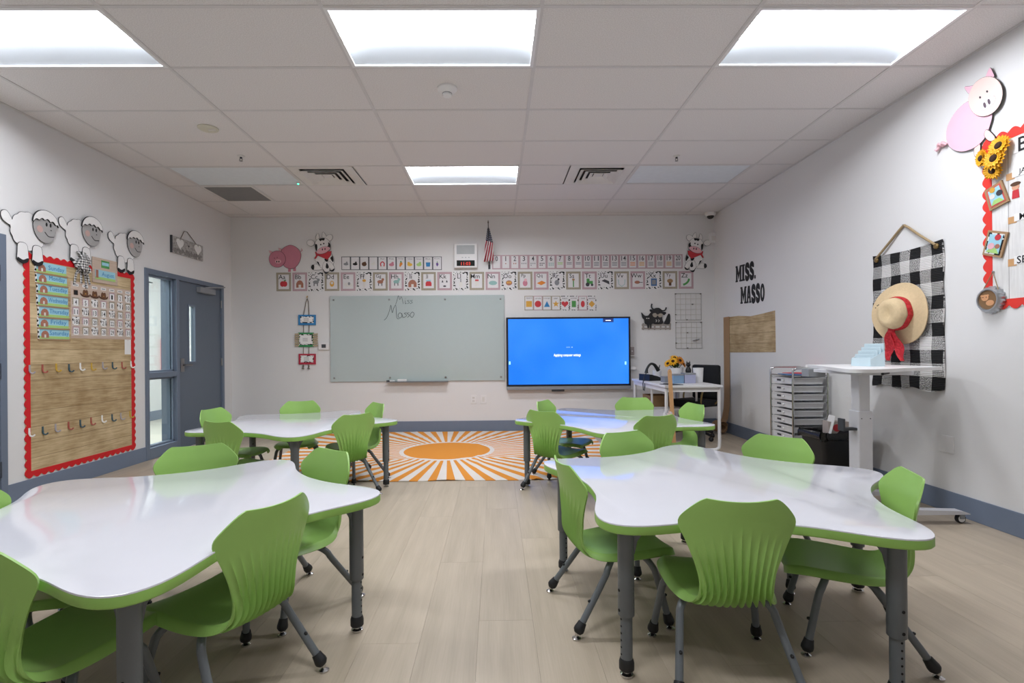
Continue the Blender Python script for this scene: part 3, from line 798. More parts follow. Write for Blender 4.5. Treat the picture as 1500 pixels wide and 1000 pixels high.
# ------------------------------------------------------------------ five-lobed tables
TH = .562
def tr(t, d=0): return .6774 + .1125 * math.cos(5 * t) + .0277 * math.cos(10 * t) + .0056 * math.cos(15 * t) + d
def tout(d, n=200): return [(tr(2 * math.pi * i / n, d) * math.cos(2 * math.pi * i / n), tr(2 * math.pi * i / n, d) * math.sin(2 * math.pi * i / n)) for i in range(n)]
table0 = empty('flower_table', 'x', 'table', group='five-lobed classroom tables')
b = MB(); O, I = tout(0), tout(-.004)
rings = []
for out, z in ((tout(-.0035), TH), (tout(-.0012), TH - .0006), (tout(-.0005), TH - .003), (tout(-.0005), TH - .005)):
    rings.append([b.b.verts.new((x_, y_, z)) for x_, y_ in out])
n = len(O)
b.b.faces.new(rings[0])
for a, c_ in zip(rings, rings[1:]):
    for i in range(n): b.b.faces.new((a[i], c_[i], c_[(i + 1) % n], a[(i + 1) % n]))
b.b.faces.new(rings[-1][::-1])
b.build('tabletop', 'white_gloss', table0, smooth=30)
b = MB(); rings = []
for out, z in ((tout(-.001), TH - .005), (tout(.0), TH - .008), (tout(0), TH - .030), (tout(-.003), TH - .034), (tout(-.02), TH - .034)):
    rings.append([b.b.verts.new((x_, y_, z)) for x_, y_ in out])
for a, c_ in zip(rings, rings[1:]):
    for i in range(n): b.b.faces.new((a[i], c_[i], c_[(i + 1) % n], a[(i + 1) % n]))
b.build('edge_band', 'green_edge', table0, smooth=30)
MB().prism(tout(-.019), TH - .033, TH - .0055).build('core', mat('core_grey', '#8d8a86', .7), table0)
for k in range(5):
    a = R(72 * k); M_ = Matrix.Rotation(a, 4, 'Z') @ Matrix.Translation((.725, 0, 0))
    leg = MB().lathe([(.0275, .215), (.0285, .217), (.0285, TH - .034)], 20, M_).build('leg', 'leg_grey', table0, smooth=40)
    MB().lathe([(.021, .04), (.021, .225)], 18, M_).build('inner_tube', 'leg_grey', leg, smooth=40)
    MB().lathe([(.023, .022), (.0265, .026), (.0265, .05), (.023, .062), (.0215, .064)], 18, M_).build('boot', 'rubber', leg, smooth=40)
    MB().lathe([(.019, 0), (.023, .002), (.023, .009), (.012, .013), (.012, .026)], 16, M_).build('glide', 'chrome', leg, smooth=40)
    b = MB()
    for s in (-1, 1):           # curved gussets that carry the leg
        prof = [(.02, TH - .034), (.085, TH - .034), (.075, TH - .045), (.055, TH - .062), (.04, TH - .085), (.03, TH - .13), (.02, TH - .14)]
        b.prism(prof, -.004, .004, M_ @ Matrix.Rotation(R(180 + s * 55), 4, 'Z') @ Matrix.Rotation(R(90), 4, 'X'))
    b.build('gusset', 'leg_grey', leg)
    b = MB()
    for dirn in (R(-25), R(155)):
        for z in (.235, .305):
            b.lathe([(.0055, .0262), (.0055, .0291)], 8, M_ @ Matrix.Rotation(dirn, 4, 'Z') @ Matrix.Translation((0, 0, z)) @ Matrix.Rotation(R(90), 4, 'Y'))
        for i in range(6):
            b.lathe([(.0038, .0195), (.0038, .0215)], 8, M_ @ Matrix.Rotation(dirn, 4, 'Z') @ Matrix.Translation((0, 0, .08 + i * .0245)) @ Matrix.Rotation(R(90), 4, 'Y'))
    b.build('adjustment_holes', 'hole_black', leg)['kind'] = 'stuff'
TPOS = [(.9765, 2.2874, 7.45, 'white five-lobed table with green edge beside the standing desk'), (-1.2966, 1.9838, 9.47, 'white five-lobed table with green edge beside the calendar board'),
        (.975, 4.321, 39.5, 'white five-lobed table with green edge near the teacher desk, half on the rug'), (-1.6646, 4.3137, .65, 'white five-lobed table with green edge near the grey door')]
for i, (x_, y_, a, lb) in enumerate(TPOS):
    o = table0 if i == 0 else copy_tree(table0)
    o.location = (x_, y_, 0); o.rotation_euler = (0, 0, R(a)); o['label'] = lb

# ------------------------------------------------------------------ sunburst rug
def rug():
    nx, ny, W_, D_ = 120, 90, 3.66, 2.70; cx, cy = -.57, 5.84
    b = bmesh.new(); top = []
    rnd = random.Random(3)
    creases = [(-1.35, .0), (-.62, .05), (.35, -.03), (.95, .02), (1.45, 0)]
    for j in range(ny + 1):
        r_ = []
        for i in range(nx + 1):
            x_, y_ = -W_ / 2 + W_ * i / nx, -D_ / 2 + D_ * j / ny
            z = .0055
            for cxr, tl in creases: z += .010 * math.exp(-((x_ - cxr - tl * y_) / .035) ** 2) * (.5 + .5 * math.sin(y_ * 2.3 + cxr * 5))
            for cyr in (-.45, .85): z += .007 * math.exp(-((y_ - cyr - .03 * math.sin(x_ * 2)) / .03) ** 2)
            edge = min(y_ + D_ / 2, .2) / .2
            z += (1 - edge) * .007 * (math.sin(x_ * 6.5) + math.sin(x_ * 10.3 + 1) + .6)**2 * .3
            yy = y_ + (.008 * math.sin(x_ * 7) if j in (0, ny) else 0)
            r_.append(b.verts.new((x_, yy, z)))
        top.append(r_)
    for j in range(ny):
        for i in range(nx): b.faces.new((top[j][i], top[j][i + 1], top[j + 1][i + 1], top[j + 1][i]))
    ext = bmesh.ops.extrude_face_region(b, geom=b.faces[:])
    for v in ext['geom']:
        if isinstance(v, bmesh.types.BMVert): v.co.z -= .0055
    me = bpy.data.meshes.new('rug'); bmesh.ops.recalc_face_normals(b, faces=b.faces[:]); b.to_mesh(me); b.free()
    o = obj('area_rug', me, 'sunburst', smooth=50); o.location = (cx, cy, 0)
    tag(o, 'orange and cream sunburst rug lying under the whiteboard', 'rug')
rug()

# ------------------------------------------------------------------ back wall: whiteboard, screen, clock, flag
x0, z0 = bw(485, 559); x1, z1 = bw(738.5, 432)
o = wthing('glass_whiteboard', 'pale green glass whiteboard with handwritten names', 'whiteboard', 'b', (x0 + x1) / 2, (z0 + z1) / 2, .012)
hw, hh = (x1 - x0) / 2, (z1 - z0) / 2
MB().box((0, 0, .004), (2 * hw, 2 * hh, .008), bev=.001).build('glass_panel', 'board_glass', o)
for i in (-1, -.335, .335, 1):
    for j in (-1, 1):
        MB().lathe([(.011, -.012), (.011, .012), (.013, .013), (.013, .018), (.010, .020), (.001, .020)], 14, Matrix.Translation((i * (hw - .055), j * (hh - .055), 0))).build('standoff', 'steel', o, smooth=40)
cx, cz = (x0 + x1) / 2, (z0 + z1) / 2
def hand(strokes, name, wd=.007):
    b = MB()
    for st in strokes:
        P = [Vector((q[0] - cx, q[1] - cz, .0088)) for q in [bw(*p) for p in smooth_poly(st, 5, closed=False)]]
        b.tube(P, wd / 2, 6)
    w_ = b.build(name, 'marker', o); return w_
# "Miss" / "Masso"
hand([[(580, 446), (582, 440), (584, 433), (586, 439), (588, 434.5), (590, 440), (591, 445)], [(594, 440), (594, 445), (596, 444)], [(594.2, 437), (594.4, 437.6)],
      [(600, 440), (597, 440.5), (600, 443), (597, 445)], [(605, 440), (601.5, 440.5), (604.5, 443), (600.5, 445)]], 'writing_miss', .005)
hand([[(563, 469), (567, 465), (571, 455), (573, 447), (575, 458), (577, 452), (580, 447), (581, 458), (582, 466), (585, 467)], [(589, 460), (586, 458), (583.5, 462), (586, 466), (589, 463), (589, 459), (590.5, 465), (592, 464)],
      [(596, 458), (592.5, 459), (596, 462), (592.5, 465)], [(600, 458), (596.5, 459), (600, 462), (597, 465)], [(604, 457), (601, 461), (604, 465), (607, 460), (605, 457), (603, 458)]], 'writing_masso', .006)
t0, t1 = bw(568, 559)[0], bw(657, 559)[0]
tr_ = wthing('marker_tray', 'slim grey marker tray under the glass whiteboard', 'tray', 'b', (t0 + t1) / 2, z0 - .006, 0)
MB().box((0, -.004, .05), (t1 - t0, .006, .1), bev=.001).build('ledge', 'mid_grey', tr_)
MB().box((0, .0, .098), (t1 - t0, .014, .004)).build('lip', 'mid_grey', tr_)
MB().box((0, .003, .006), (t1 - t0, .02, .012)).build('back_plate', 'mid_grey', tr_)
e = wthing('board_eraser', 'white board eraser resting on the marker tray', 'eraser', 'b', bw(590, 555)[0], z0 - .006, .0)
MB().box((0, .022, .055), (.125, .032, .05), bev=.005).build('body', 'white_plastic', e); MB().box((0, .003, .055), (.125, .008, .05)).build('felt', 'mid_grey', e)
e = wthing('marker_pen', 'dark capped marker lying on the marker tray', 'marker', 'b', bw(574, 557)[0], z0 + .007, .05)
MB().tube([(-.05, 0, 0), (.05, 0, 0)], .008, 10).build('barrel', 'white_plastic', e); MB().tube([(-.065, 0, 0), (-.02, 0, 0)], .0088, 10).build('cap', 'ink', e)

x0, z0 = bw(742, 570.5); x1, z1 = bw(921, 464)
o = wthing('display_screen', 'large wall display showing a blue loading screen', 'screen', 'b', (x0 + x1) / 2, (z0 + z1) / 2, .0)
hw, hh = (x1 - x0) / 2, (z1 - z0) / 2
MB().box((0, 0, .06), (2 * hw, 2 * hh, .05), bev=.006).build('housing', 'dark_grey', o)
MB().box((0, 0, .02), (.8, .5, .04)).build('wall_mount', 'black_plastic', o)
MB().ring(ccw(rect(-hw + .002, -hh + .05, hw - .002, hh - .002)), ccw(rect(-hw + .028, -hh + .075, hw - .028, hh - .024)), .08, .09).build('bezel', mat('bezel', '#161b26', .3), o)
sw, sh = hw - .028, hh - .05
MB().box((0, .0255, .084), (2 * sw, 2 * sh, .004)).build('screen', 'screen_blue', o)
MB().box((0, -hh + .025, .084), (2 * hw, .046, .016), bev=.003).build('lower_bar', 'mid_grey', o)
MB().box((-.15, -hh - .012, .06), (.18, .03, .03), bev=.006).build('sensor_pod', 'dark_grey', o)
def scr(x_, y_): q = bw(x_, y_, .09); return q[0] - (x0 + x1) / 2, q[1] - (z0 + z1) / 2
q = scr(831, 520.3); text('Applying computer settings', 'screen_text', 'screen_white', o, q[0], q[1], .0866, w=.38, h=.048)
for dx in (830.7, 833.7, 838):
    q = scr(dx, 508.3); MB().lathe([(.0045, .0863), (.0045, .0867)], 8, Matrix.Translation((q[0], q[1], 0))).build('loading_dot', 'screen_white', o)
q = scr(891, 468.5); MB().box((q[0], q[1] - .002, .0864), (.15, .058, .0008)).build('screen_badge', 'screen_dark', o)
MB().box((q[0], q[1] - .006, .0869), (.075, .008, .0006)).build('badge_line', 'screen_white', o)
for xx in (746.7, 916.5):
    q = scr(xx, 531.5); MB().box((q[0], q[1], .0864), (.024, .045, .0008)).build('side_tab', 'screen_tab', o)

x0, z0 = bw(666, 393); x1, z1 = bw(699, 358)
o = wthing('wall_clock_speaker', 'white wall speaker box with a red digital clock', 'clock', 'b', (x0 + x1) / 2, (z0 + z1) / 2)
hw, hh = (x1 - x0) / 2, (z1 - z0) / 2
MB().box((0, 0, .03), (2 * hw, 2 * hh, .06), bev=.006).build('case', 'white_plastic', o)
MB().box((0, .085, .0605), (2 * hw - .07, .125, .003)).build('speaker_grille', mat('grille_cloth', '#b4b9ba', .7), o)
MB().box((0, -.105, .0605), (2 * hw - .07, .08, .004)).build('clock_window', mat('clock_glass', '#121a16', .15), o)
text('11:03', 'clock_digits', 'led_red', o, 0, -.112, .0630, w=.13, h=.045)
for i in (-1, 0, 1): MB().box((i * .045, -.025, .061), (.02, .007, .003)).build('button', 'mid_grey', o)

# flag on a short wall pole
fx, fz = bw(716.8, 391)
o = wthing('wall_flag', 'small striped flag with a starred blue field on a wall pole', 'flag', 'b', fx, fz)
tipx, tipz = bw(715, 322, .32); tip = Vector((tipx - fx, tipz - fz, .32))
MB().box((0, 0, .006), (.03, .06, .012), bev=.002).build('bracket_plate', 'dark_grey', o)
MB().tube([(0, -.005, .008), Vector((0, -.005, .01)).lerp(tip, .12)], .010, 10).build('socket', 'dark_grey', o)
base_p = Vector((0, 0, .01)); MB().tube([base_p, base_p.lerp(tip, .94)], .005, 8).build('pole', 'black_plastic', o)
MB().tube([base_p.lerp(tip, .93), base_p.lerp(tip, .95), tip], [.006, .009, .001], 8).build('finial', mat('brass_dark', '#4a4030', .4, .6), o)
def flag_mat():
    mt, nt, b = base_mat('flag_cloth'); N, L = nt.nodes, nt.links
    uv = N.new('ShaderNodeUVMap'); uv.uv_map = 'UVMap'; s = N.new('ShaderNodeSeparateXYZ'); L.new(uv.outputs[0], s.inputs[0])
    st = node_math(nt, 'LESS_THAN', node_math(nt, 'FRACT', node_math(nt, 'MULTIPLY', node_math(nt, 'MULTIPLY_ADD', s.outputs[1], .55, s.outputs[0]), 3.6)), .5)
    c = node_mix(nt, st, srgb('#e8e2e2'), srgb('#a3243c'))
    can = node_math(nt, 'LESS_THAN', node_math(nt, 'MULTIPLY_ADD', s.outputs[0], -.08, s.outputs[1]), .36)
    ux = node_math(nt, 'FRACT', node_math(nt, 'MULTIPLY', s.outputs[0], 5)); uy = node_math(nt, 'FRACT', node_math(nt, 'MULTIPLY', s.outputs[1], 17))
    d2_ = node_math(nt, 'ADD', node_math(nt, 'POWER', node_math(nt, 'SUBTRACT', ux, .5), 2), node_math(nt, 'POWER', node_math(nt, 'SUBTRACT', uy, .5), 2))
    star = node_math(nt, 'LESS_THAN', d2_, .06)
    cc = node_mix(nt, star, srgb('#1e2742'), srgb('#e8e6e8'))
    L.new(node_mix(nt, can, c, cc), b.inputs['Base Color']); b.inputs['Roughness'].default_value = .8
    MATS['flag_cloth'] = mt
flag_mat()
b = bmesh.new(); uvl = b.loops.layers.uv.new('UVMap'); NU_, NV_ = 30, 24; g_ = []
for j in range(NV_ + 1):
    t = j / NV_; r_ = []
    hoist = base_p.lerp(tip, .84 - .62 * t)
    for i in range(NU_ + 1):
        s_ = i / NU_
        fold = math.sin(s_ * 13 + 1.2 * t)
        x_ = hoist.x + (-.012 - .085 * t + .02 * t * t) * (1 - s_) + (.012 + .05 * min(1, t * 2.2)) * s_
        y_ = hoist.y - .02 * t * (1 - s_) - .05 * t
        z_ = hoist.z - .012 + .022 * fold * (.25 + t)
        r_.append(b.verts.new((x_, y_, z_)))
    g_.append(r_)
for j in range(NV_):
    for i in range(NU_):
        f = b.faces.new((g_[j][i], g_[j][i + 1], g_[j + 1][i + 1], g_[j + 1][i]))
        for lp, (a_, c_) in zip(f.loops, ((i, j), (i + 1, j), (i + 1, j + 1), (i, j + 1))): lp[uvl].uv = (a_ / NU_, c_ / NV_)
me = bpy.data.meshes.new('cloth'); b.to_mesh(me); b.free(); fo = obj('cloth', me, 'flag_cloth', o, smooth='all')
sm = fo.modifiers.new('thick', 'SOLIDIFY'); sm.thickness = .0012

# ------------------------------------------------------------------ card strips on the back wall
def card(name, label, group, cat, x0, y0, x1, y1, edge, inset=.14, th=.0016):
    u0, v0 = bw(x0, y1); u1, v1 = bw(x1, y0)
    o = wthing(name, label, cat, 'b', (u0 + u1) / 2, (v0 + v1) / 2, .0004, group)
    hw, hh = (u1 - u0) / 2, (v1 - v0) / 2
    MB().box((0, 0, th / 2), (2 * hw, 2 * hh, th)).build('border', edge, o)
    k = inset * hw * 2
    MB().box((0, 0, th + .0004), (2 * hw - 2 * k, 2 * hh - 2 * k, .0008)).build('face', 'lam_white', o)
    return o, hw, hh
ZP = .0026
PS = [1.0]
def shp(o, name, pts, mt, lvl=0):
    pts = [(x_ * PS[0], (y_ + .022) * PS[0] - .03 if PS[0] != 1 else y_) for x_, y_ in pts]
    return MB().prism(ccw(pts), ZP - .0006, ZP + .0004 + lvl * .0003).build(name, mt, o)
def star(r, n=5, ri=.42): return [((r if i % 2 == 0 else r * ri) * math.sin(math.pi * i / n), (r if i % 2 == 0 else r * ri) * math.cos(math.pi * i / n)) for i in range(2 * n)]
def heart(s): return [(s * .062 * 16 * math.sin(t) ** 3, s * .062 * (13 * math.cos(t) - 5 * math.cos(2 * t) - 2 * math.cos(3 * t) - math.cos(4 * t))) for t in [2 * math.pi * i / 40 for i in range(40)]]
def mv(p, dx, dy): return [(x_ + dx, y_ + dy) for x_, y_ in p]
E3 = ['edge_olive', 'edge_pink', 'edge_cow']; E3N = ['olive', 'pink', 'cow-print']
def house(w_, h_): return [(-w_, -h_), (w_, -h_), (w_, h_ * .1), (w_ * .6, h_ * .75), (0, h_), (-w_ * .6, h_ * .75), (-w_, h_ * .1)]
def animal(o, c, c2='ink_grey'):
    shp(o, 'picture', ell(0, -.005, .03, .018), c); shp(o, 'picture_head', ell(.026, .018, .014, .014), c, 1)
    for i in (-.018, .016): shp(o, 'picture_leg', rect(i - .004, -.045, i + .004, -.018), c2, 1)
def pic(o, ch):
    dy = -.022
    S = lambda n, p, mt, l=0: shp(o, n, mv(p, 0, dy), mt, l)
    if ch == 'A': S('picture', ell(-.012, 0, .024, .028), 'red_ink'); S('picture_half', ell(.012, 0, .024, .028), 'red_ink', 1); S('picture_leaf', ell(.012, .034, .014, .006, .5), 'green_ink', 2)
    elif ch in 'BI': S('picture', house(.042 if ch == 'I' else .036, .038), 'barn_ink'); S('picture_door', rect(-.012, -.038, .012, -.008), 'off_white', 1)
    elif ch == 'D': S('picture', ell(0, 0, .022, .03), 'gold_ink'); S('picture_face', ell(0, .008, .013, .014), 'off_white', 1)
    elif ch == 'E': S('picture', ell(0, -.01, .042, .02), 'off_white'); S('picture_egg', ell(.01, 0, .012, .016), 'grey_ink', 1)
    elif ch == 'F': S('picture', ell(0, .03, .018, .014), 'gold_ink'); S('picture_body', rect(-.01, -.04, .01, .018), 'off_white', 1)
    elif ch == 'J': S('picture', house(.03, .028), 'red_ink'); S('picture_lid', rect(-.024, .02, .024, .034), 'sky_ink', 1)
    elif ch == 'K':
        for a_ in (-.022, .022): S('picture_ear', mv([(-.01, -.012), (.01, -.012), (0, .014)], a_, .02), 'ink_grey')
        S('picture', ell(0, -.03, .016, .008), 'ink_grey', 1)
    elif ch == 'L': S('picture', ell(0, -.01, .018, .03), 'off_white'); S('picture_top', rect(-.005, .01, .005, .045), 'grey_ink', 1)
    elif ch == 'M': S('picture', rect(-.02, -.03, .02, .02), 'off_white'); S('picture_top', rect(-.018, .02, .018, .036), 'red_ink', 1)
    elif ch == 'N': S('picture', ell(0, 0, .042, .022), 'teal_ink')
    elif ch == 'O': S('picture', ell(0, 0, .032, .026), 'barn_ink'); S('picture_eye', ell(-.012, .004, .011, .011), 'gold_ink', 1); S('picture_eye', ell(.012, .004, .011, .011), 'gold_ink', 1)
    elif ch == 'P': S('picture', ell(0, -.005, .024, .03), 'pink'); S('picture_head', ell(.004, .028, .016, .015), 'pink_light', 1)
    elif ch == 'Q': S('picture', [(-.045, -.004), (.005, .02), (.048, 0), (0, -.026)], 'orange_ink')
    elif ch == 'R': S('picture', ell(-.004, 0, .024, .028), 'grey_ink'); S('picture_comb', ell(.012, .034, .01, .012), 'ink_grey', 1)
    elif ch == 'S': S('picture', rect(-.006, -.045, .006, .02), 'green_ink'); S('picture_head', ell(0, .03, .013, .013), 'kraft', 1)
    elif ch == 'T': S('picture', rect(-.02, -.014, .034, .016), 'green_ink'); S('picture_cab', rect(-.03, 0, .0, .04), 'green_ink', 1); S('picture_wheel', ell(-.02, -.02, .02, .02), 'ink_grey', 2); S('picture_wheel', ell(.026, -.024, .013, .013), 'ink_grey', 2)
    elif ch == 'U': S('picture', [(-.042, .016), (-.01, .032), (.036, .012), (.04, -.022), (.012, -.008)], 'ink_grey')
    elif ch == 'V': S('picture', stroke([(-.034, .03), (-.03, -.02), (0, -.042), (.03, -.02), (.034, .03)], .006), 'teal_ink')
    elif ch == 'W': S('picture', ell(-.006, 0, .028, .016), 'barn_ink'); S('picture_handle', rect(.014, -.004, .05, .002), 'ink_grey', 1)
    elif ch == 'X': S('picture', rect(-.03, -.038, .03, .038), 'navy_ink'); S('picture_panel', rect(-.02, -.024, .02, .024), 'grey_ink', 1)
    elif ch == 'Y': S('picture', ell(0, .012, .03, .022), 'kraft'); S('picture_base', rect(-.012, -.036, .014, -.004), 'brown', 1)
    elif ch == 'Z': S('picture', mv(stroke(smooth_poly([(-.03, -.028), (0, -.014), (.022, .008), (.03, .034)], 5, False), .02), 0, 0), 'green_ink')
    else: animal(o, {'C': 'grey_ink', 'G': 'barn_ink', 'H': 'teal_ink'}.get(ch, 'grey_ink'))
PICN = dict(A='a red apple', B='a brown barn', C='a grey cow', D='a yellow figure', E='white eggs', F='a farmer', G='a brown animal', H='a grey horse', I='a barn', J='a red jar', K='a kitten face', L='a pale figure', M='a milk bottle', N='a teal nest',
            O='an owl', P='a pink pig', Q='an orange quilt', R='a grey rooster', S='a scarecrow', T='a green tractor', U='a dark umbrella', V='a pale vine', W='a wheelbarrow', X='a blue panel', Y='a brown figure', Z='a green vegetable')
for i in range(26):
    ch = 'ABCDEFGHIJKLMNOPQRSTUVWXYZ'[i]; e_ = i % 3
    xx = 405 + i * 23.57; yt = 399 - 2.1 * i / 25; yb_ = 426.5 - 3.7 * i / 25
    o, hw, hh = card('alphabet_card', 'alphabet card %s%s with %s and %s border' % (ch, ch.lower(), PICN[ch], E3N[e_]), 'alphabet cards above the whiteboard', 'card', xx, yt, xx + 21.3, yb_, E3[e_])
    text(ch + ch.lower(), 'letters', 'ink', o, -hw * .22, hh * .52, ZP + .0008, h=.062, bold=.004)
    PS[0] = 1.4; pic(o, ch); PS[0] = 1.0
ONES = 'zero one two three four five six seven eight nine ten eleven twelve thirteen fourteen fifteen sixteen seventeen eighteen nineteen'.split()
def words(n): return ONES[n] if n < 20 else ('twenty', 'thirty')[n // 10 - 2] + ('-' + ONES[n % 10] if n % 10 else '')
for i in range(21):
    xx = 721 + i * 13.28; yt = 373.4 - 1.2 * i / 20
    o, hw, hh = card('number_card', 'pink-bordered card printed with the number %s in the number line' % words(i), 'number line cards', 'card', xx, yt, xx + 13.1, yt + 21, 'edge_pink', .12)
    text(str(i), 'number', 'ink_grey', o, 0, hh * .48, ZP + .0006, h=.07, w=.036 if i < 10 and i != 1 else (.012 if i == 1 else .066), bold=.01)
    cm = ['grey_ink', 'barn_ink', 'barn_ink', 'grey_ink', 'grey_ink', 'ink_grey', 'teal_ink', 'grass_ink', 'grey_ink', 'grey_ink', 'grey_ink', 'grey_ink', 'grey_ink', 'grey_ink', 'grey_ink', 'orange_ink', 'gold_ink', 'grey_ink', 'grey_ink', 'gold_ink', 'grey_ink'][i]
    n_ = max(1, min(3, i)) if i < 7 else 0
    if i and n_:
        rws = (i + 2) // 3
        for k in range(i): shp(o, 'counter', ell((k % 3 - (min(3, i) - 1) / 2) * .027, -.02 - (k // 3) * .026, .008, .010 if i != 6 else .012, n=8), cm)
    elif i:
        for k in range(3 if i > 9 else 2): shp(o, 'counter_row', rect(-.036, -.012 - k * .02 - .005, .036, -.012 - k * .02 + .005), cm)
COL = [('grey', 'grey_ink', ''), ('black', 'ink', ''), ('brown', 'brown', ''), ('white', 'off_white', ''), ('red', 'red_ink', 'Red'), ('pink', 'pink', 'Pink'), ('orange', 'orange_ink', 'Orange'), ('yellow', 'yellow_ink', 'Yellow'), ('green', 'grass_ink', 'Green'), ('blue', 'blue_ink', 'Blue'), ('purple', 'purple_ink', 'Purple')]
mat('edge_grey', '#5a5c60', .24, bump=.5, bs=35)
for i, (nm, mt_, wd) in enumerate(COL):
    xx = 500.3 + i * 13.36
    o, hw, hh = card('color_card', 'narrow laminated card with a %s picture, beside the cow cutout' % nm, 'colour cards in a row', 'card', xx, 375.6, xx + 13.1, 395.4, 'edge_grey', .07)
    if wd: text(wd, 'word', 'ink_grey', o, 0, hh * .66, ZP + .0006, w=min(.08, .017 * len(wd)), h=.02)
    if nm in ('grey', 'black', 'brown', 'white'): shp(o, 'picture', ell(0, -.012, .034, .018 if nm != 'brown' else .03), mt_); shp(o, 'picture_top', ell(.012, .012, .012, .012), mt_, 1)
    elif nm == 'red': shp(o, 'picture', mv(stroke(smooth_poly([(-.02, -.03), (-.026, .01), (0, .034), (.026, .01), (.02, -.03)], 4, False), .015), 0, -.014), mt_)
    elif nm == 'orange': shp(o, 'picture', mv([(-.012, .02), (.02, .026), (.028, 0), (-.006, -.04), (-.02, -.03)], 0, -.012), mt_); shp(o, 'picture_top', rect(-.006, .01, .012, .032), 'green_ink', 1)
    elif nm == 'blue': shp(o, 'picture', mv([(-.032, .024), (.032, .024), (.026, -.036), (-.026, -.036)], 0, -.012), mt_)
    elif nm == 'purple': shp(o, 'picture', mv([(-.012, .012), (.012, .012), (.018, -.016), (0, -.044), (-.016, -.016)], 0, -.004), mt_); shp(o, 'picture_top', rect(-.004, .006, .004, .03), 'green_ink', 1)
    else: shp(o, 'picture', ell(0, -.02, .036, .022), mt_); shp(o, 'picture_top', ell(-.016 if nm == 'yellow' else .014, .004, .018, .016), mt_, 1)
SHN = ['square', 'circle', 'triangle', 'star', 'heart', 'rectangle', 'oval', 'diamond']
SHM = ['gold_ink', 'red_ink', 'blue_ink', 'gold_ink', 'red_ink', 'green_ink', 'red_ink', 'gold_ink']
SHE = [0, 1, 0, 0, 2, 2, 1, 2]
for i, nm in enumerate(SHN):
    xx = 768.4 + i * 13.13
    o, hw, hh = card('shape_card', 'shape card with a %s %s, hung above the screen' % ({'gold_ink': 'yellow', 'red_ink': 'red', 'blue_ink': 'blue', 'green_ink': 'green'}[SHM[i]], nm), 'shape cards above the screen', 'card', xx, 433.2, xx + 13, 454.5, E3[SHE[i]], .08)
    text(nm, 'word', 'ink_grey', o, 0, hh * .66, ZP + .0006, w=min(.095, .014 * len(nm)), h=.02)
    k = .042
    P = {'square': rect(-k, -k, k, k), 'circle': ell(0, 0, k * 1.1, k * 1.1), 'triangle': [(-k, -k), (k, -k), (0, k)], 'star': star(.05), 'heart': heart(.05), 'rectangle': rect(-.03, -.045, .03, .045), 'oval': ell(0, 0, .028, .046), 'diamond': [(0, .048), (-.045, 0), (0, -.048), (.045, 0)]}[nm]
    shp(o, 'shape', mv(P, 0, -.012), SHM[i])

# ------------------------------------------------------------------ cutout pig and cows on the back wall
u, v = bw(417, 378)
o = wthing('pig_cutout', 'pink paper pig cutout beside a cow cutout', 'cutout', 'b', u, v)
for lx, ly in ((424, 393.5), (431.5, 392.5)): cut(o, 'leg', [(lx - 1.8, ly - 5), (lx + 2, ly - 5), (lx + 2, ly + 4.5), (lx - 1.8, ly + 4.5)], 'pink', .001, .003)
cut(o, 'body', smooth_poly([(413, 366), (425, 359), (436, 364), (441, 373), (438, 385), (430, 393), (418, 391), (412, 380)], 5), 'pink', .002, .006, .003)
cut(o, 'tail', stroke([(440.5, 368.5), (443, 366.5), (441.5, 364)], .9), 'pink', .002, .005)
for ex, ey in ((396.6, 369.8), (410.3, 366)): cut(o, 'ear', [(ex - 2.5, ey - 3), (ex + 2.8, ey - 1), (ex + .3, ey + 4)], 'pink_light', .005, .008, .0025)
cut(o, 'head', ell(406.5, 379.5, 12, 12), 'pink', .006, .011, .003)
cut(o, 'snout', ell(408, 383, 4.5, 3), 'pink_light', .011, .013)
for ex in (406, 409.2): cut(o, 'nostril', ell(ex, 383.3, .8, 1.5), 'ink', .013, .0135)
for ex, ey in ((402.5, 378.3), (406.5, 377.4)): cut(o, 'eye', ell(ex, ey, .6, .6, n=10), 'ink', .011, .0115)

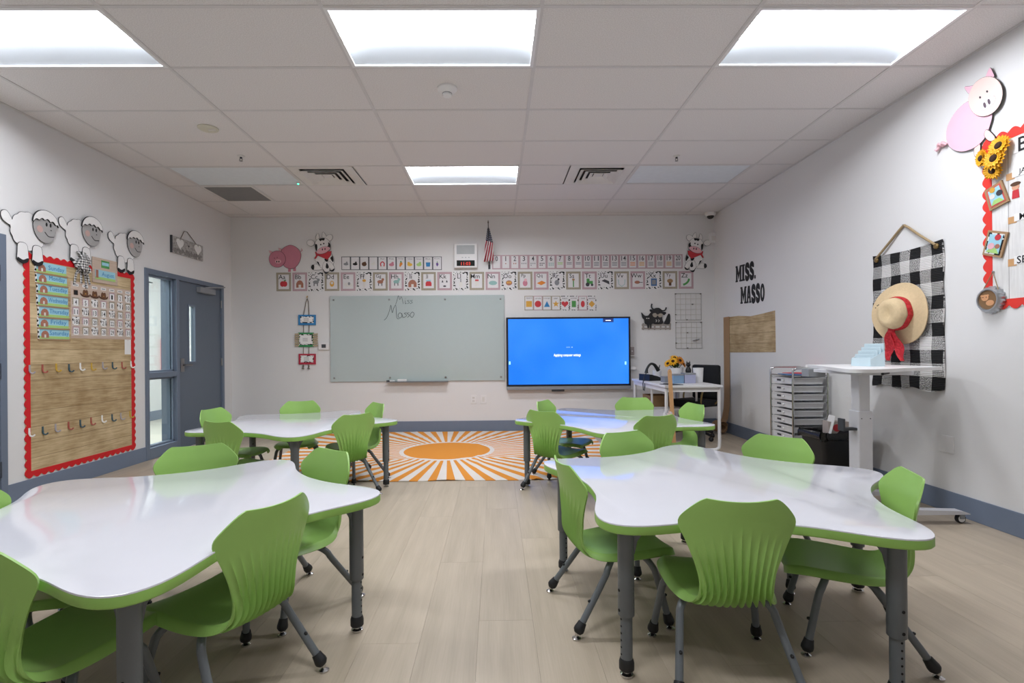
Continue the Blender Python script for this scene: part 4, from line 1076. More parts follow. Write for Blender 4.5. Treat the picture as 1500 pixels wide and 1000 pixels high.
def cow(cx, cy, m_, label, s=1.0, tip_right=False):     # m_ mirrors left/right
    u, v = bw(cx, cy)
    o = wthing('cow_cutout', label, 'cutout', 'b', u, v, 0, 'cow cutouts')
    P = lambda pts: [(cx + (x_ * m_) * s, cy + y_ * s) for x_, y_ in pts]
    c = lambda nm, pts, mt_, z0_, z1_, ln=.003: cut(o, nm, P(pts), mt_, z0_, z1_, ln)
    c('hind_leg', smooth_poly([(2, 15), (-5, 14), (-12, 14.5), (-16, 18), (-13, 22), (-4, 22), (2, 20)], 4), 'sheep_white', .001, .004)
    c('hoof', smooth_poly([(-12.5, 14.5), (-15.5, 16), (-15.5, 20.5), (-12.5, 22), (-11.5, 18)], 4), 'ink', .004, .006, 0)
    c('body', smooth_poly([(-9, 2), (-9.5, 9), (-6, 15), (2, 20), (12, 18), (17, 12), (17, 5), (12, -3), (0, -5)], 5), 'sheep_white', .003, .007)
    c('spot', smooth_poly([(13, -1), (16, 3), (17, 8), (16, 11), (14, 8.5), (12, 5), (14.5, 2)], 3), 'ink', .007, .0085, 0)
    c('spot', smooth_poly([(-8, 10), (-5, 11), (-4, 14), (-2.5, 16.5), (-5, 15)], 3), 'ink', .007, .0085, 0)
    c('foreleg', smooth_poly([(5, 9), (1, 16), (2, 23), (6, 27), (10, 25), (11, 18), (9, 12)], 4), 'sheep_white', .006, .010)
    c('foreleg', smooth_poly([(9, 10), (10, 16), (13, 22), (17, 23), (18, 19), (14, 12)], 4), 'sheep_white', .005, .009)
    c('hoof', smooth_poly([(1.5, 21), (4, 24.5), (8, 25.5), (9.5, 24), (8, 27.5), (4, 27.5)], 3), 'ink', .010, .0115, 0)
    c('hoof', smooth_poly([(11, 21.5), (14, 23), (18, 20), (17, 24), (13, 24.5)], 3), 'ink', .009, .0105, 0)
    c('spot', smooth_poly([(7, 12), (9, 15), (10, 18.5), (8, 20.5), (5.5, 19), (6, 15)], 3), 'ink', .010, .0115, 0)
    c('bandana', [(-10, -4), (14, -5), (13, 1), (8, 7.5), (4, 5.5), (-6, 1.5), (-9, 6), (-11, 5.5), (-8.5, 1)], 'red_ink', .011, .014, .002)
    c('spot', smooth_poly([(4, 6), (9, 6), (9, 9), (6.5, 10.5), (4, 8)], 3), 'ink', .0105, .0125, 0)
    for ex, ey, a_ in ((-16.5, -17, .2), (10.5, -24.5, -.7)): c('ear', ell(ex, ey, 5.5, 4.4, a_), 'sheep_white', .008, .012)
    c('horn', smooth_poly([(-8, -22), (-8.5, -27), (-5.5, -31), (-4, -26), (-3, -22)], 3), 'sheep_white', .009, .013)
    c('horn', smooth_poly([(1, -24), (.5, -28), (1.5, -33), (5.5, -29), (6, -24)], 3), 'sheep_white', .009, .013)
    c('head', smooth_poly([(-9.5, -10), (-9, -18), (-4, -23.5), (3, -24.5), (9.5, -21), (12.5, -14), (12, -7), (3, -4), (-6, -4)], 5), 'sheep_white', .012, .017)
    c('spot', smooth_poly([(-4, -23), (4, -24), (3, -20.5), (0, -21), (-2, -19.5)], 3), 'ink', .017, .0185, 0)
    c('spot', smooth_poly([(9.5, -18), (12.2, -15), (12.2, -9), (8, -11), (9.5, -14)], 3), 'ink', .017, .0185, 0)
    c('spot', smooth_poly([(-9.5, -15), (-7, -14.5), (-6.5, -10), (-7.5, -5), (-9.5, -9)], 3), 'ink', .017, .0185, 0)
    c('muzzle', smooth_poly([(-7.5, -4), (-3, -9), (4, -11.5), (10, -11), (12, -8.5), (7, -3.5), (0, -1), (-6, -1.5)], 5), 'pink_light', .017, .021, .0025)
    for ex in (1, 4.8): c('nostril', ell(ex, -7.4 - (ex - 1) * .15, .8, 1.6), 'ink', .021, .0215, 0)
    for ex, ey in ((-1.5, -14.5), (2.8, -16)): c('eye', ell(ex, ey, 1, 1.1), 'ink', .017, .018, 0)
    return o
cow(472, 373, 1, 'cow cutout with red bandana beside the pink pig cutout')
cow(1020, 372, -1, 'cow cutout with red bandana at the end of the number line', .95)

# three small framed signs on ropes
u, v = bw(450, 490)
o = wthing('hanging_signs', 'three small framed signs hung on ropes, blue, green and red', 'sign', 'b', u, v)
def fsign(nm, x0, y0, x1, y1, mt_, inset=3):
    P = loc_px(o, [(x0, y0), (x1, y0), (x1, y1), (x0, y1)]); f = MB().prism(P, .004, .016).build(nm, mt_, o)
    I = loc_px(o, [(x0 + inset, y0 + 2.4), (x1 - inset, y0 + 2.4), (x1 - inset, y1 - 3), (x0 + inset, y1 - 3)])
    MB().prism(I, .016, .0175).build('cow_mat', 'edge_cow', f); I2 = grow(I, -.02); c_ = MB().prism(I2, .0175, .0185).build('paper', 'white_paper', f)
    cxm = sum(p_[0] for p_ in I2) / 4; cym = sum(p_[1] for p_ in I2) / 4
    for k in (.018, 0, -.018): MB().box((cxm - .01, cym + k, .0187), (.07, .004, .0006)).build('print_line', 'ink_grey', f)
    return f
fsign('blue_frame', 437.5, 461, 463, 476, 'blue_ink'); gf = fsign('green_frame', 437.5, 487, 460, 508, mat('frame_green', '#2f8a50', .45), 1.5); fsign('red_frame', 438, 518, 463, 533.5, mat('frame_red', '#b32a42', .45))
for k in range(6):
    for xa, xb in ((432.5, 439), (459, 466)):
        P = loc_px(o, [(xa, 488.5 + k * 3.3), (xb, 488 + k * 3.3), (xb, 490.3 + k * 3.3), (xa, 490.8 + k * 3.3)]); MB().prism(P, .012, .022).build('clothespin', mat('pin_wood', '#b8a88c', .7), gf)
for s_, xa in ((-1, 445.5), (1, 453.5)):
    pts = [Vector((*[a_ - b_ for a_, b_ in zip(bw(x_, y_), (u, v))], .008)) for x_, y_ in ((450.3, 437), (448.5 if s_ < 0 else 452, 442), (xa - .5, 461), (xa - .5, 487), (xa - .8, 518), (xa - 1, 536))]
    MB().tube(pts, .005, 6).build('rope', 'rope_dark', o)
    k = pts[-1]; MB().ball((k.x, k.y, k.z), .014, 8, (1, 1, .8)).build('knot', 'rope_dark', o); MB().lathe([(.004, 0), (.02, -.028), (.001, -.03)], 8, Matrix.Translation((k.x, k.y - .008, k.z + .01)) @ Matrix.Rotation(R(-90), 4, 'X')).build('rope_tassel', 'rope_dark', o)
k = bw(450.3, 435.5); MB().tube([(k[0] - u, k[1] - v + .02, 0), (k[0] - u, k[1] - v + .01, .02), (k[0] - u, k[1] - v - .006, .018)], .006, 8).build('hook', mat('brass', '#b5923c', .35, .8), o)

# ------------------------------------------------------------------ small fittings on the back wall
def wbox(name, label, cat, wl, x0, y0, x1, y1, d, mt_, group=None):
    f = MAP[wl]; u0, v0 = f(x0, (y0 + y1) / 2)[0], f((x0 + x1) / 2, y1)[1]; u1, v1 = f(x1, (y0 + y1) / 2)[0], f((x0 + x1) / 2, y0)[1]
    o = wthing(name, label, cat, wl, (u0 + u1) / 2, (v0 + v1) / 2, 0, group); hw, hh = abs(u1 - u0) / 2, abs(v1 - v0) / 2
    MB().box((0, 0, d / 2), (2 * hw, 2 * hh, d), bev=min(.004, d / 3)).build('body', mt_, o); return o, hw, hh
o, hw, hh = wbox('thermostat', 'small white thermostat between the hanging signs and whiteboard', 'thermostat', 'b', 467.5, 502, 482.5, 512.3, .025, 'white_plastic')
MB().box((0, .004, .0255), (.06, .05, .002)).build('display', 'dark_grey', o)
for i, xx in enumerate((689.5, 704)):
    o, hw, hh = wbox('wall_outlet', ('double wall outlet below the whiteboard', 'blank outlet plate below the whiteboard, beside the double outlet')[i], 'outlet', 'b', xx, 578.3, xx + 8.2, 591, .006, 'white_plastic', 'wall outlets')
    if i == 0:
        for s_ in (-1, 1):
            sk = MB().box((0, s_ * .022, .0065), (.034, .028, .002), bev=.0006).build('socket', 'off_white', o)
            for q in (-1, 1): MB().box((q * .007, s_ * .022, .0078), (.003, .011, .0008)).build('slot', 'ink_grey', sk)
    else: MB().box((0, 0, .0065), (.034, .068, .002), bev=.0006).build('insert', 'off_white', o)
o, hw, hh = wbox('wall_switch_box', 'small grey control box on the wall beside the screen', 'control box', 'b', 921.5, 508, 928, 520, .045, mat('box_grey', '#9c9290', .5))
MB().lathe([(.008, .045), (.008, .049), (.001, .049)], 12).build('button', 'white_plastic', o)
MB().box((.0, -hh - .006, .04), (2 * hw + .02, .008, .08)).build('ledge', 'off_white', o)
o, hw, hh = wbox('wall_shelf', 'tiny white shelf on the wall beside the screen, above the phone', 'shelf', 'b', 920, 537, 929.5, 541, .07, 'white_plastic')
MB().box((0, -hh - .02, .01), (2 * hw - .02, .04, .02)).build('bracket', 'off_white', o)
# black cattle-over-fence metal art
u, v = bw(961, 465)
o = wthing('cattle_wall_art', 'black cattle silhouettes leaning over a pale fence', 'wall art', 'b', u, v)
S1 = 1143 / 160
A = lambda pts: [(900 + x_ / S1, 420 + y_ / S1) for x_, y_ in pts]
cut(o, 'bull_head', A(smooth_poly([(400, 240), (430, 222), (465, 222), (495, 245), (500, 270), (497, 330), (503, 385), (400, 385), (392, 330), (390, 270)], 4)), 'black_plastic', .008, .016)
for nm, pts in (('horn', [(392, 178), (385, 200), (395, 228), (425, 240)]), ('horn', [(540, 215), (532, 240), (510, 250), (490, 248)])):
    cut(o, nm, A(stroke(smooth_poly(pts, 5, False), 12)), 'black_plastic', .006, .014)
cut(o, 'ear', A(smooth_poly([(405, 262), (375, 262), (366, 240), (385, 236), (408, 245)], 3)), 'black_plastic', .006, .014)
cut(o, 'ear', A(smooth_poly([(492, 262), (515, 262), (540, 270), (520, 296), (500, 285)], 3)), 'black_plastic', .006, .014)
cut(o, 'sunglasses', A(smooth_poly([(395, 285), (425, 275), (448, 292), (475, 278), (502, 288), (492, 315), (465, 318), (448, 300), (432, 318), (405, 312)], 4)), mat('glasses_tan', '#a39b8e', .5), .016, .019)
for ex, ey in ((436, 358), (462, 358)): cut(o, 'nostril', A(stroke(smooth_poly([(ex - 8, ey - 14), (ex + 4, ey - 4), (ex - 6, ey + 10)], 4, False), 5)), 'off_white', .016, .0175)
cut(o, 'calf', A(smooth_poly([(278, 272), (290, 278), (315, 302), (350, 300), (362, 285), (388, 262), (392, 300), (402, 335), (398, 385), (385, 392), (383, 430), (372, 430), (368, 392), (355, 430), (345, 430), (335, 392), (315, 385), (308, 345), (290, 325)], 3)), 'black_plastic', .010, .020)
for ex in (335, 355): cut(o, 'calf_eye', A(ell(ex, 330, 6, 6)), 'off_white', .020, .021)
cut(o, 'tail_tuft', A(smooth_poly([(515, 385), (530, 350), (550, 300), (566, 280), (580, 300), (576, 385)], 3)), 'black_plastic', .008, .014)
for yy in (400, 436): cut(o, 'fence_rail', A([(285, yy - 9), (590, yy - 9), (590, yy + 8), (285, yy + 8)]), mat('fence_pale', '#a09890', .6), .003, .008)
for xx in (300, 360, 420, 482, 535, 580): cut(o, 'fence_picket', A([(xx - 9, 385), (xx, 378), (xx + 9, 385), (xx + 9, 445), (xx, 452), (xx - 9, 445)]), 'fence_pale', .004, .010)
# two wire grid panels
mat('wire', '#b9b6a6', .4, .6)
for gi, (x0, y0, x1, y1, lb) in enumerate(((989, 429.8, 1026.5, 468.8, 'upper wire grid panel on the wall beside the cattle art'), (989.8, 471.6, 1027.5, 510.2, 'lower wire grid panel with a small clip, above the sunflowers'))):
    u0, v0 = bw(x0, y1); u1, v1 = bw(x1, y0); o = wthing('wire_grid', lb, 'wall grid', 'b', (u0 + u1) / 2, (v0 + v1) / 2, 0, 'wire grid panels'); hw, hh = (u1 - u0) / 2, (v1 - v0) / 2
    MB().tube([(-hw, -hh, .01), (hw, -hh, .01), (hw, hh, .01), (-hw, hh, .01)], .0028, 6, closed=True).build('frame', mat('wire_dark', '#6f6d64', .4, .6), o)
    for k in range(1, 5): MB().tube([(-hw + 2 * hw * k / 5, -hh, .01), (-hw + 2 * hw * k / 5, hh, .01)], .0016, 6).build('wire', 'wire', o)
    for k in range(1, 5): MB().tube([(-hw, -hh + 2 * hh * k / 5, .012), (hw, -hh + 2 * hh * k / 5, .012)], .0016, 6).build('wire', 'wire', o)
    for a_, b_ in ((-1, 1), (1, 1), (-1, -.6), (.35 if gi == 0 else -.1, .2), (-.1, -1)): MB().box((a_ * hw * .97, b_ * hh * .98, .008), (.018, .012, .016)).build('clip', 'wire_dark', o)
    if gi: MB().box((.08, -.09, .022), (.09, .004, .03), Matrix.Rotation(.25, 4, 'Z')).build('photo_clip', 'dark_grey', o)
# dome camera and motion sensor in the corner
p = on_ceiling(1039.5, 312)
o = empty('dome_camera', 'white dome security camera at the ceiling corner', 'security camera', (p[0], YB - .13, ZC))
MB().lathe([(.075, .001), (.075, -.03), (.062, -.045), (.05, -.05)], 28, ).build('housing', 'white_plastic', o, smooth=35)
MB().lathe([(.05, -.045), (.047, -.062), (.036, -.078), (.018, -.088), (.001, -.09)], 24).build('dome', mat('dome_dark', '#1d1d20', .1), o, smooth=50)
o, hw, hh = wbox('motion_sensor', 'white motion sensor on the wall beside the cow cutout', 'sensor', 'b', 1038.5, 341.5, 1048, 356, .05, 'white_plastic')
MB().box((0, -.01, .05), (2 * hw - .03, hh * .9, .006), bev=.002).build('lens', 'off_white', o)

# ------------------------------------------------------------------ scalloped bulletin boards
def scallop(u0, v0, u1, v1, w_, pitch, amp):
    out = []
    def side(a, b_, nrm):
        L_ = (Vector(b_) - Vector(a)).length; n_ = max(3, round(L_ / pitch)); k = n_ * 6
        for i in range(k):
            t = i / k; s_ = amp * abs(math.sin(math.pi * n_ * t))
            q = Vector(a).lerp(Vector(b_), t) + Vector(nrm) * s_; out.append((q.x, q.y))
    side((u0, v0), (u1, v0), (0, -1)); side((u1, v0), (u1, v1), (1, 0)); side((u1, v1), (u0, v1), (0, 1)); side((u0, v1), (u0, v0), (-1, 0))
    return out
def border_strips(o, hw, hh, w_, pitch, amp, mt_):
    for nm, (a, b_), nrm in (('border_bottom', ((-hw, -hh), (hw, -hh)), (0, -1)), ('border_side', ((hw, -hh), (hw, hh)), (1, 0)), ('border_top', ((hw, hh), (-hw, hh)), (0, 1)), ('border_side', ((-hw, hh), (-hw, -hh)), (-1, 0))):
        L_ = (Vector(b_) - Vector(a)).length; n_ = max(3, round(L_ / pitch)); k = n_ * 8; out = []
        for i in range(k + 1):
            t = i / k; q = Vector(a).lerp(Vector(b_), t) + Vector(nrm) * (amp * abs(math.sin(math.pi * n_ * t)) - amp * .5); out.append((q.x, q.y))
        nn = Vector(nrm); out += [tuple(Vector(b_) - nn * w_), tuple(Vector(a) - nn * w_)]
        MB().prism(ccw(out), .004 if nm[-1] != 'e' else .0035, .0065 if nm[-1] != 'e' else .006).build(nm, mt_, o)
bu0, bu1 = lw(35.5, 500)[0], lw(196, 500)[0]; bv0, bv1 = .165, 1.955
board = wthing('bulletin_board', 'wood-plank paper bulletin board with red scalloped border', 'bulletin board', 'l', (bu0 + bu1) / 2, (bv0 + bv1) / 2)
bhw, bhh = (bu1 - bu0) / 2, (bv1 - bv0) / 2
MB().box((0, 0, .002), (2 * bhw, 2 * bhh, .004)).build('wood_paper', 'wood_print', board)
border_strips(board, bhw, bhh, .045, .068, .022, 'red_border')
# sheep
def sheep(cx, cy, pts_s, label, tail, extra=None):
    # pixel offsets taken on the wall; s scales around (cx, cy)
    u, v = lw(cx, cy); o = wthing('sheep_cutout', label, 'cutout', 'l', u, v, .0066, 'sheep cutouts over the calendar board')
    W_ = .165 * pts_s; H_ = .150 * pts_s
    n_ = 96; body = []
    for i in range(n_):
        t = 2 * math.pi * i / n_; k = 1 + .05 * abs(math.sin(7 * t)); body.append((W_ * k * math.cos(t), H_ * 1.08 * k * math.sin(t)))
    for a_ in tail:
        cut(o, 'tail', smooth_poly([(-W_ * .85, -.01 + .03), (-W_ * 1.1, .0 + .02), (-W_ * 1.45, .05), (-W_ * 1.5, .10), (-W_ * 1.25, .12), (-W_ * 1.0, .08)], 5), 'fleece', .001, .006, .004, px=False)
    cut(o, 'body', body, 'sheep_white', .003, .007, .0026, px=False)
    for lx in (-.055, .075):
        L_ = smooth_poly([(lx - .035, -H_ * .8), (lx - .045, -H_ - .05), (lx - .045, -H_ - .10), (lx, -H_ - .125), (lx + .045, -H_ - .10), (lx + .045, -H_ - .05), (lx + .03, -H_ * .8)], 4)
        lg = cut(o, 'leg', L_, 'sheep_white', .006, .011, .004, px=False)
        cut(o, 'hoof', smooth_poly([(lx - .044, -H_ - .085), (lx, -H_ - .1), (lx + .044, -H_ - .08), (lx + .04, -H_ - .112), (lx, -H_ - .125), (lx - .04, -H_ - .112)], 4), 'ink', .011, .0125, px=False, parent=lg)
    hx, hz = W_ * .92, H_ * .42
    cut(o, 'face', smooth_poly([(hx - .10, hz + .04), (hx - .095, hz - .05), (hx - .03, hz - .115), (hx + .05, hz - .105), (hx + .095, hz - .03), (hx + .095, hz + .05), (hx, hz + .09)], 5), 'sheep_grey', .014, .019, .002, px=False)
    cap = []
    for i in range(60):
        t = math.pi * i / 59; cap.append((hx + .118 * math.cos(t), hz + .035 + .11 * math.sin(t)))
    low = [(hx - .118 + .236 * i / 30, hz + .035 + .016 * abs(math.sin(math.pi * i / 30 * 4.5)) + .03 * math.sin(math.pi * i / 30)) for i in range(31)]
    cut(o, 'wool_cap', cap + low[1:-1], 'fleece', .018, .030, .004, px=False)
    for ex in (.012, .05): cut(o, 'eye', ell(hx + ex, hz + .035, .008, .016), 'ink', .019, .0205, px=False)
    cut(o, 'mouth', stroke(smooth_poly([(hx - .005, hz - .03), (hx + .03, hz - .06), (hx + .08, hz - .055)], 5, False), .006), 'ink', .019, .0203, px=False)
    cut(o, 'nose', ell(hx + .055, hz - .005, .006, .004), 'ink', .019, .0203, px=False)
    cut(o, 'cheek', ell(hx - .05, hz - .015, .028, .028), 'blush', .019, .0197, px=False)
    return o
sheep(39.5, 339, .9, 'sheep cutout nearest the door frame with hinges, over the Sunday label', [1])
sheep(114, 345, .84, 'sheep cutout above the checked ribbon bow', [1])
sheep(181, 363, .86, 'sheep cutout above the last column of the calendar chart', [1])

# ribbon bow
u, v = lw(117, 389); o = wthing('ribbon_bow', 'black and white checked ribbon bow on the bulletin board', 'bow', 'l', u, v, .006)
rn = random.Random(5)
for k in range(22):
    a_ = rn.uniform(0, 2 * math.pi); ln = rn.uniform(.06, .10); cx_, cz_ = rn.uniform(-.04, .04), rn.uniform(-.04, .05)
    dx, dz = math.cos(a_), math.sin(a_); wv = .011; b = MB(); prev = None
    for i in range(7):
        t = i / 6; h_ = .012 + .045 * math.sin(math.pi * t) + .001 * k * .3; q = Vector((cx_ + dx * ln * (t - .5) * 1.6, cz_ + dz * ln * (t - .5) * 1.6, h_)); s_ = Vector((-dz, dx, 0)) * wv
        cur = [b.b.verts.new(q + s_), b.b.verts.new(q - s_), b.b.verts.new(q - s_ - Vector((0, 0, .002))), b.b.verts.new(q + s_ - Vector((0, 0, .002)))]
        if prev:
            for m_ in range(4): b.b.faces.new((prev[m_], prev[(m_ + 1) % 4], cur[(m_ + 1) % 4], cur[m_]))
        else: b.b.faces.new(cur)
        prev = cur
    b.b.faces.new(prev[::-1]); b.build('ribbon_loop', 'check_ribbon', o)
for dx, ln in ((-.07, .14), (.055, .16), (.0, .12), (.09, .12)):
    b = MB().prism(ccw(stroke([(dx * .3, -.02), (dx * .8, -.08), (dx * 1.1, -.04 - ln)], .022)), .004, .007).build('ribbon_tail', 'check_ribbon', o)

# day labels in pocket holders
DAYS = ['Sunday', 'Monday', 'Tuesday', 'Wednesday', 'Thursday', 'Friday', 'Saturday']
DP = [(74.5, 394), (75.5, 409), (77, 424.5), (77, 441), (78.5, 457.5), (78, 473), (79, 489)]
zs = [lw(*q)[1] for q in DP]
for i, d_ in enumerate(DAYS):
    u, v = lw(*DP[i]); o = wthing('day_label', 'blue %s strip with a barn picture on the bulletin board' % d_, 'label strip', 'l', u, v, .004, 'day of the week strips')
    W2, H2 = .147, .043
    MB().box((0, 0, .001), (2 * W2, 2 * H2, .002)).build('strip', 'sky_ink', o)
    MB().box((0, -H2 * .72, .0022), (2 * W2, H2 * .5, .0006)).build('meadow', 'grass_ink', o)
    MB().prism(mv(house(.035, .03), -W2 * .62, -.004), .0022, .0032).build('barn', 'barn_ink', o)
    MB().box((-W2 * .62, -.02, .0034), (.016, .026, .0005)).build('barn_door', 'off_white', o)
    text(d_, 'word', 'blue_ink', o, W2 * .32, .002, .003, w=.026 * len(d_) if len(d_) < 8 else .19, h=.048)
    MB().box((0, -H2 - .006, .004), (2 * W2 + .02, .012, .008)).build('holder', 'kraft', o)
    MB().box((-W2 - .006, 0, .003), (.012, 2 * H2, .006)).build('holder_end', 'edge_cow', o)

# pocket chart calendar
q0, q1 = lw(102.3, 411)[0], lw(191.5, 423)[0]; c0, c1 = lw(102, 495)[1], lw(102.6, 411)[1]
chart = wthing('calendar_chart', 'tan pocket chart calendar pinned to the bulletin board', 'calendar', 'l', (q0 + q1) / 2, (c0 + c1) / 2, .004)
chw, chh = (q1 - q0) / 2, (c1 - c0) / 2
MB().box((0, 0, .001), (2 * chw, 2 * chh, .002)).build('backing', 'pale_print', chart)
cw_ = 2 * chw / 7; hdr = .055; rh = (2 * chh - hdr - .02) / 5
for r_ in range(5): MB().box((0, chh - hdr - (r_ + 1) * rh - .002 + .012, .003), (2 * chw - .01, .022, .002)).build('pocket', mat('pocket_clear', '#c9b8aa', .3), chart)
for c_ in range(7):
    hcx = -chw + (c_ + .5) * cw_
    MB().box((hcx, chh - .03, .0024), (cw_ * .6, .024, .0012)).build('day_heading', 'white_paper', chart); MB().box((hcx, chh - .03, .0031), (cw_ * .42, .006, .0006)).build('heading_line', 'ink_grey', chart)
for r_ in range(5):
    for c_ in range(7):
        n_ = r_ * 7 + c_ - 3
        uu = (q0 + q1) / 2 - chw + (c_ + .5) * cw_; vv = (c0 + c1) / 2 + chh - hdr - (r_ + .5) * rh
        if n_ == -3:
            o = wthing('calendar_marker', 'small black square card in the calendar chart', 'card', 'l', uu, vv, .006, 'calendar cards')
            MB().box((0, 0, .001), (.04, .04, .002)).build('card', 'ink', o); MB().ring(ccw(rect(-.022, -.022, .022, .022)), ccw(rect(-.019, -.019, .019, .019)), 0, .0025).build('edge', 'brown', o)
        elif n_ <= 0:
            o = wthing('hat_card', ('brown cowboy hat card beside the black square in the calendar chart', 'brown cowboy hat card between two other hats in the calendar chart', 'brown cowboy hat card beside the number one card in the calendar')[n_ + 2], 'card', 'l', uu, vv, .006, 'hat cards in the calendar')
            MB().prism(ccw(smooth_poly([(-.056, .004), (-.03, -.012), (.03, -.012), (.056, .004), (.045, -.024), (0, -.034), (-.045, -.024)], 4)), 0, .002).build('brim', 'brown', o)
            MB().prism(ccw(smooth_poly([(-.028, -.018), (-.024, .03), (-.008, .034), (0, .028), (.008, .034), (.024, .03), (.028, -.018)], 4)), .001, .003).build('crown', mat('brown2', '#6b472e', .6), o)
            MB().prism(star(.007), .003, .0036).build('star', 'gold_ink', o)
        else:
            e_ = 2 if n_ % 3 == 0 else n_ % 2
            o = wthing('calendar_card', '%s-edged card printed with the number %s in the calendar chart' % (E3N[e_], words(n_)), 'card', 'l', uu, vv, .006, 'calendar cards')
            MB().box((0, 0, .0008), (.075, .085, .0016)).build('border', E3[e_], o); MB().box((0, 0, .0018), (.054, .064, .0006)).build('face', 'white_paper', o)
            text(str(n_), 'number', 'ink', o, 0, 0, .0023, h=.042, w=.02 if n_ < 10 else .04, bold=.01)
# month plaque
pu0, pv0 = lw(134, 411); pu1, pv1 = lw(170.5, 385)
o = wthing('month_plaque', 'pale wooden plaque reading August on the bulletin board', 'sign', 'l', (pu0 + pu1) / 2, lw(152, 397.5)[1], .004); hw = (pu1 - pu0) / 2
MB().box((0, 0, .003), (2 * hw, .235, .006), bev=.001).build('plaque', 'pale_print', o)
MB().box((.0, -.04, .0066), (2 * hw * .8, .09, .0012)).build('month_card', 'sky_ink', o); MB().box((0, -.073, .0074), (2 * hw * .8, .024, .0006)).build('meadow', 'grass_ink', o)
MB().box((-hw * .66, -.035, .0076), (.03, .075, .001)).build('rooster', 'barn_ink', o)
text('August', 'word', 'blue_ink', o, .03, -.035, .0078, w=.15, h=.048)
MB().box((.0, .065, .0066), (.10, .07, .0012)).build('year_card', 'green_ink', o); MB().box((0, .068, .0074), (.085, .03, .0006)).build('year_face', 'sky_ink', o)
# hooks
HC1 = ['lilac', 'red', 'yellow', 'teal', 'white', 'yellow', 'lilac', 'teal', 'red', 'white']; HC2 = ['white', 'teal', 'lilac', 'red', 'teal', 'red', 'white', 'teal', 'lilac', 'yellow']
HX1 = [(190, 275), (278, 270), (370, 263), (455, 266), (530, 258), (605, 257), (680, 250), (745, 250), (808, 248), (868, 243)]; HX2 = [(188, 695), (280, 683), (365, 665), (452, 650), (530, 636), (602, 620), (675, 605), (742, 597), (800, 588), (862, 575)]
cnt = {}
for hs, hx_, rowv, rown in ((HC1, HX1, None, 'upper'), (HC2, HX2, None, 'lower')):
    vm = sum(lw(x_ / 4.545, 480 + y_ / 4.545)[1] for x_, y_ in hx_) / 10
    for i, (col_, (x_, y_)) in enumerate(zip(hs, hx_)):
        u, v = lw(x_ / 4.545, 480 + y_ / 4.545); u = max(bu0 + .02, min(bu1 - .02, u))
        nb = hs[i - 1] if i else None; na = hs[i + 1] if i < 9 else None
        lb = '%s peel-on hook in the %s hook row, ' % (col_, rown) + ('between %s and %s hooks' % (nb, na) if nb and na else 'at the end beside a %s hook' % (na or nb))
        if rown == 'lower' and i == 1: lb = 'teal hook beside the white end hook in the lower hook row'
        if rown == 'lower' and i == 7: lb = 'teal hook two away from the yellow hook in the lower row'
        o = wthing('adhesive_hook', lb, 'hook', 'l', u, v, .0042 if bu0 + .05 < u < bu1 - .05 else .0066, 'coloured hooks on the board')
        mt_ = col_ + '_hook'
        MB().box((0, .008, .002), (.016, .05, .004), bev=.0012).build('back_plate', mt_, o)
        MB().tube(smooth_poly([(0, 0, .004), (0, -.024, .006), (.006, -.034, .016), (.014, -.03, .026), (.016, -.02, .03)], 4, False), .006, 8).build('hook_arm', mt_, o)
u, v = lw(186.5, 508); o = wthing('paper_tag', 'blank white paper tag under the calendar chart corner', 'paper', 'l', u, v, .0042)
MB().box((0, 0, .0008), (.085, .15, .0016)).build('sheet', 'white_paper', o); MB().box((0, .065, .002), (.02, .008, .001)).build('tape', 'off_white', o)
# sign with hearts
su0, sv0 = lw(249.5, 364); su1, sv1 = lw(295, 370)
o = wthing('heart_sign', 'weathered metal sign with two white hearts above the door', 'sign', 'l', (su0 + su1) / 2, lw(272, 364)[1], 0); hw = (su1 - su0) / 2
MB().box((0, 0, .012), (2 * hw, .195, .02), bev=.002).build('panel', 'speckle_metal', o)
MB().box((-hw - .003, 0, .013), (.008, .2, .026)).build('edge_strip', 'dark_grey', o)
for sx in (-.14, .16): MB().prism(mv(heart(.07), sx * 1.2, .03), .022, .028).build('heart', 'white_paper', o)
for sx in (-.72, .02, .72): MB().lathe([(.012, .022), (.008, .026), (.001, .026)], 10, Matrix.Translation((sx * hw, .03, 0))).build('stud', 'dark_grey', o)
rs = random.Random(9)
for k in range(22): MB().box((-hw * .9 + k * hw * .083, -.06 + rs.uniform(-.012, .012), .0225), (.014, rs.uniform(.03, .075), .002)).build('grass_blade', mat('etch', '#6f6c69', .6), o)
MB().tube([(-hw * .5, .09, .022), (-.06, .2, .01), (.0, .205, .008), (hw * .52, .09, .022)], .004, 6).build('cord', 'rope_dark', o)

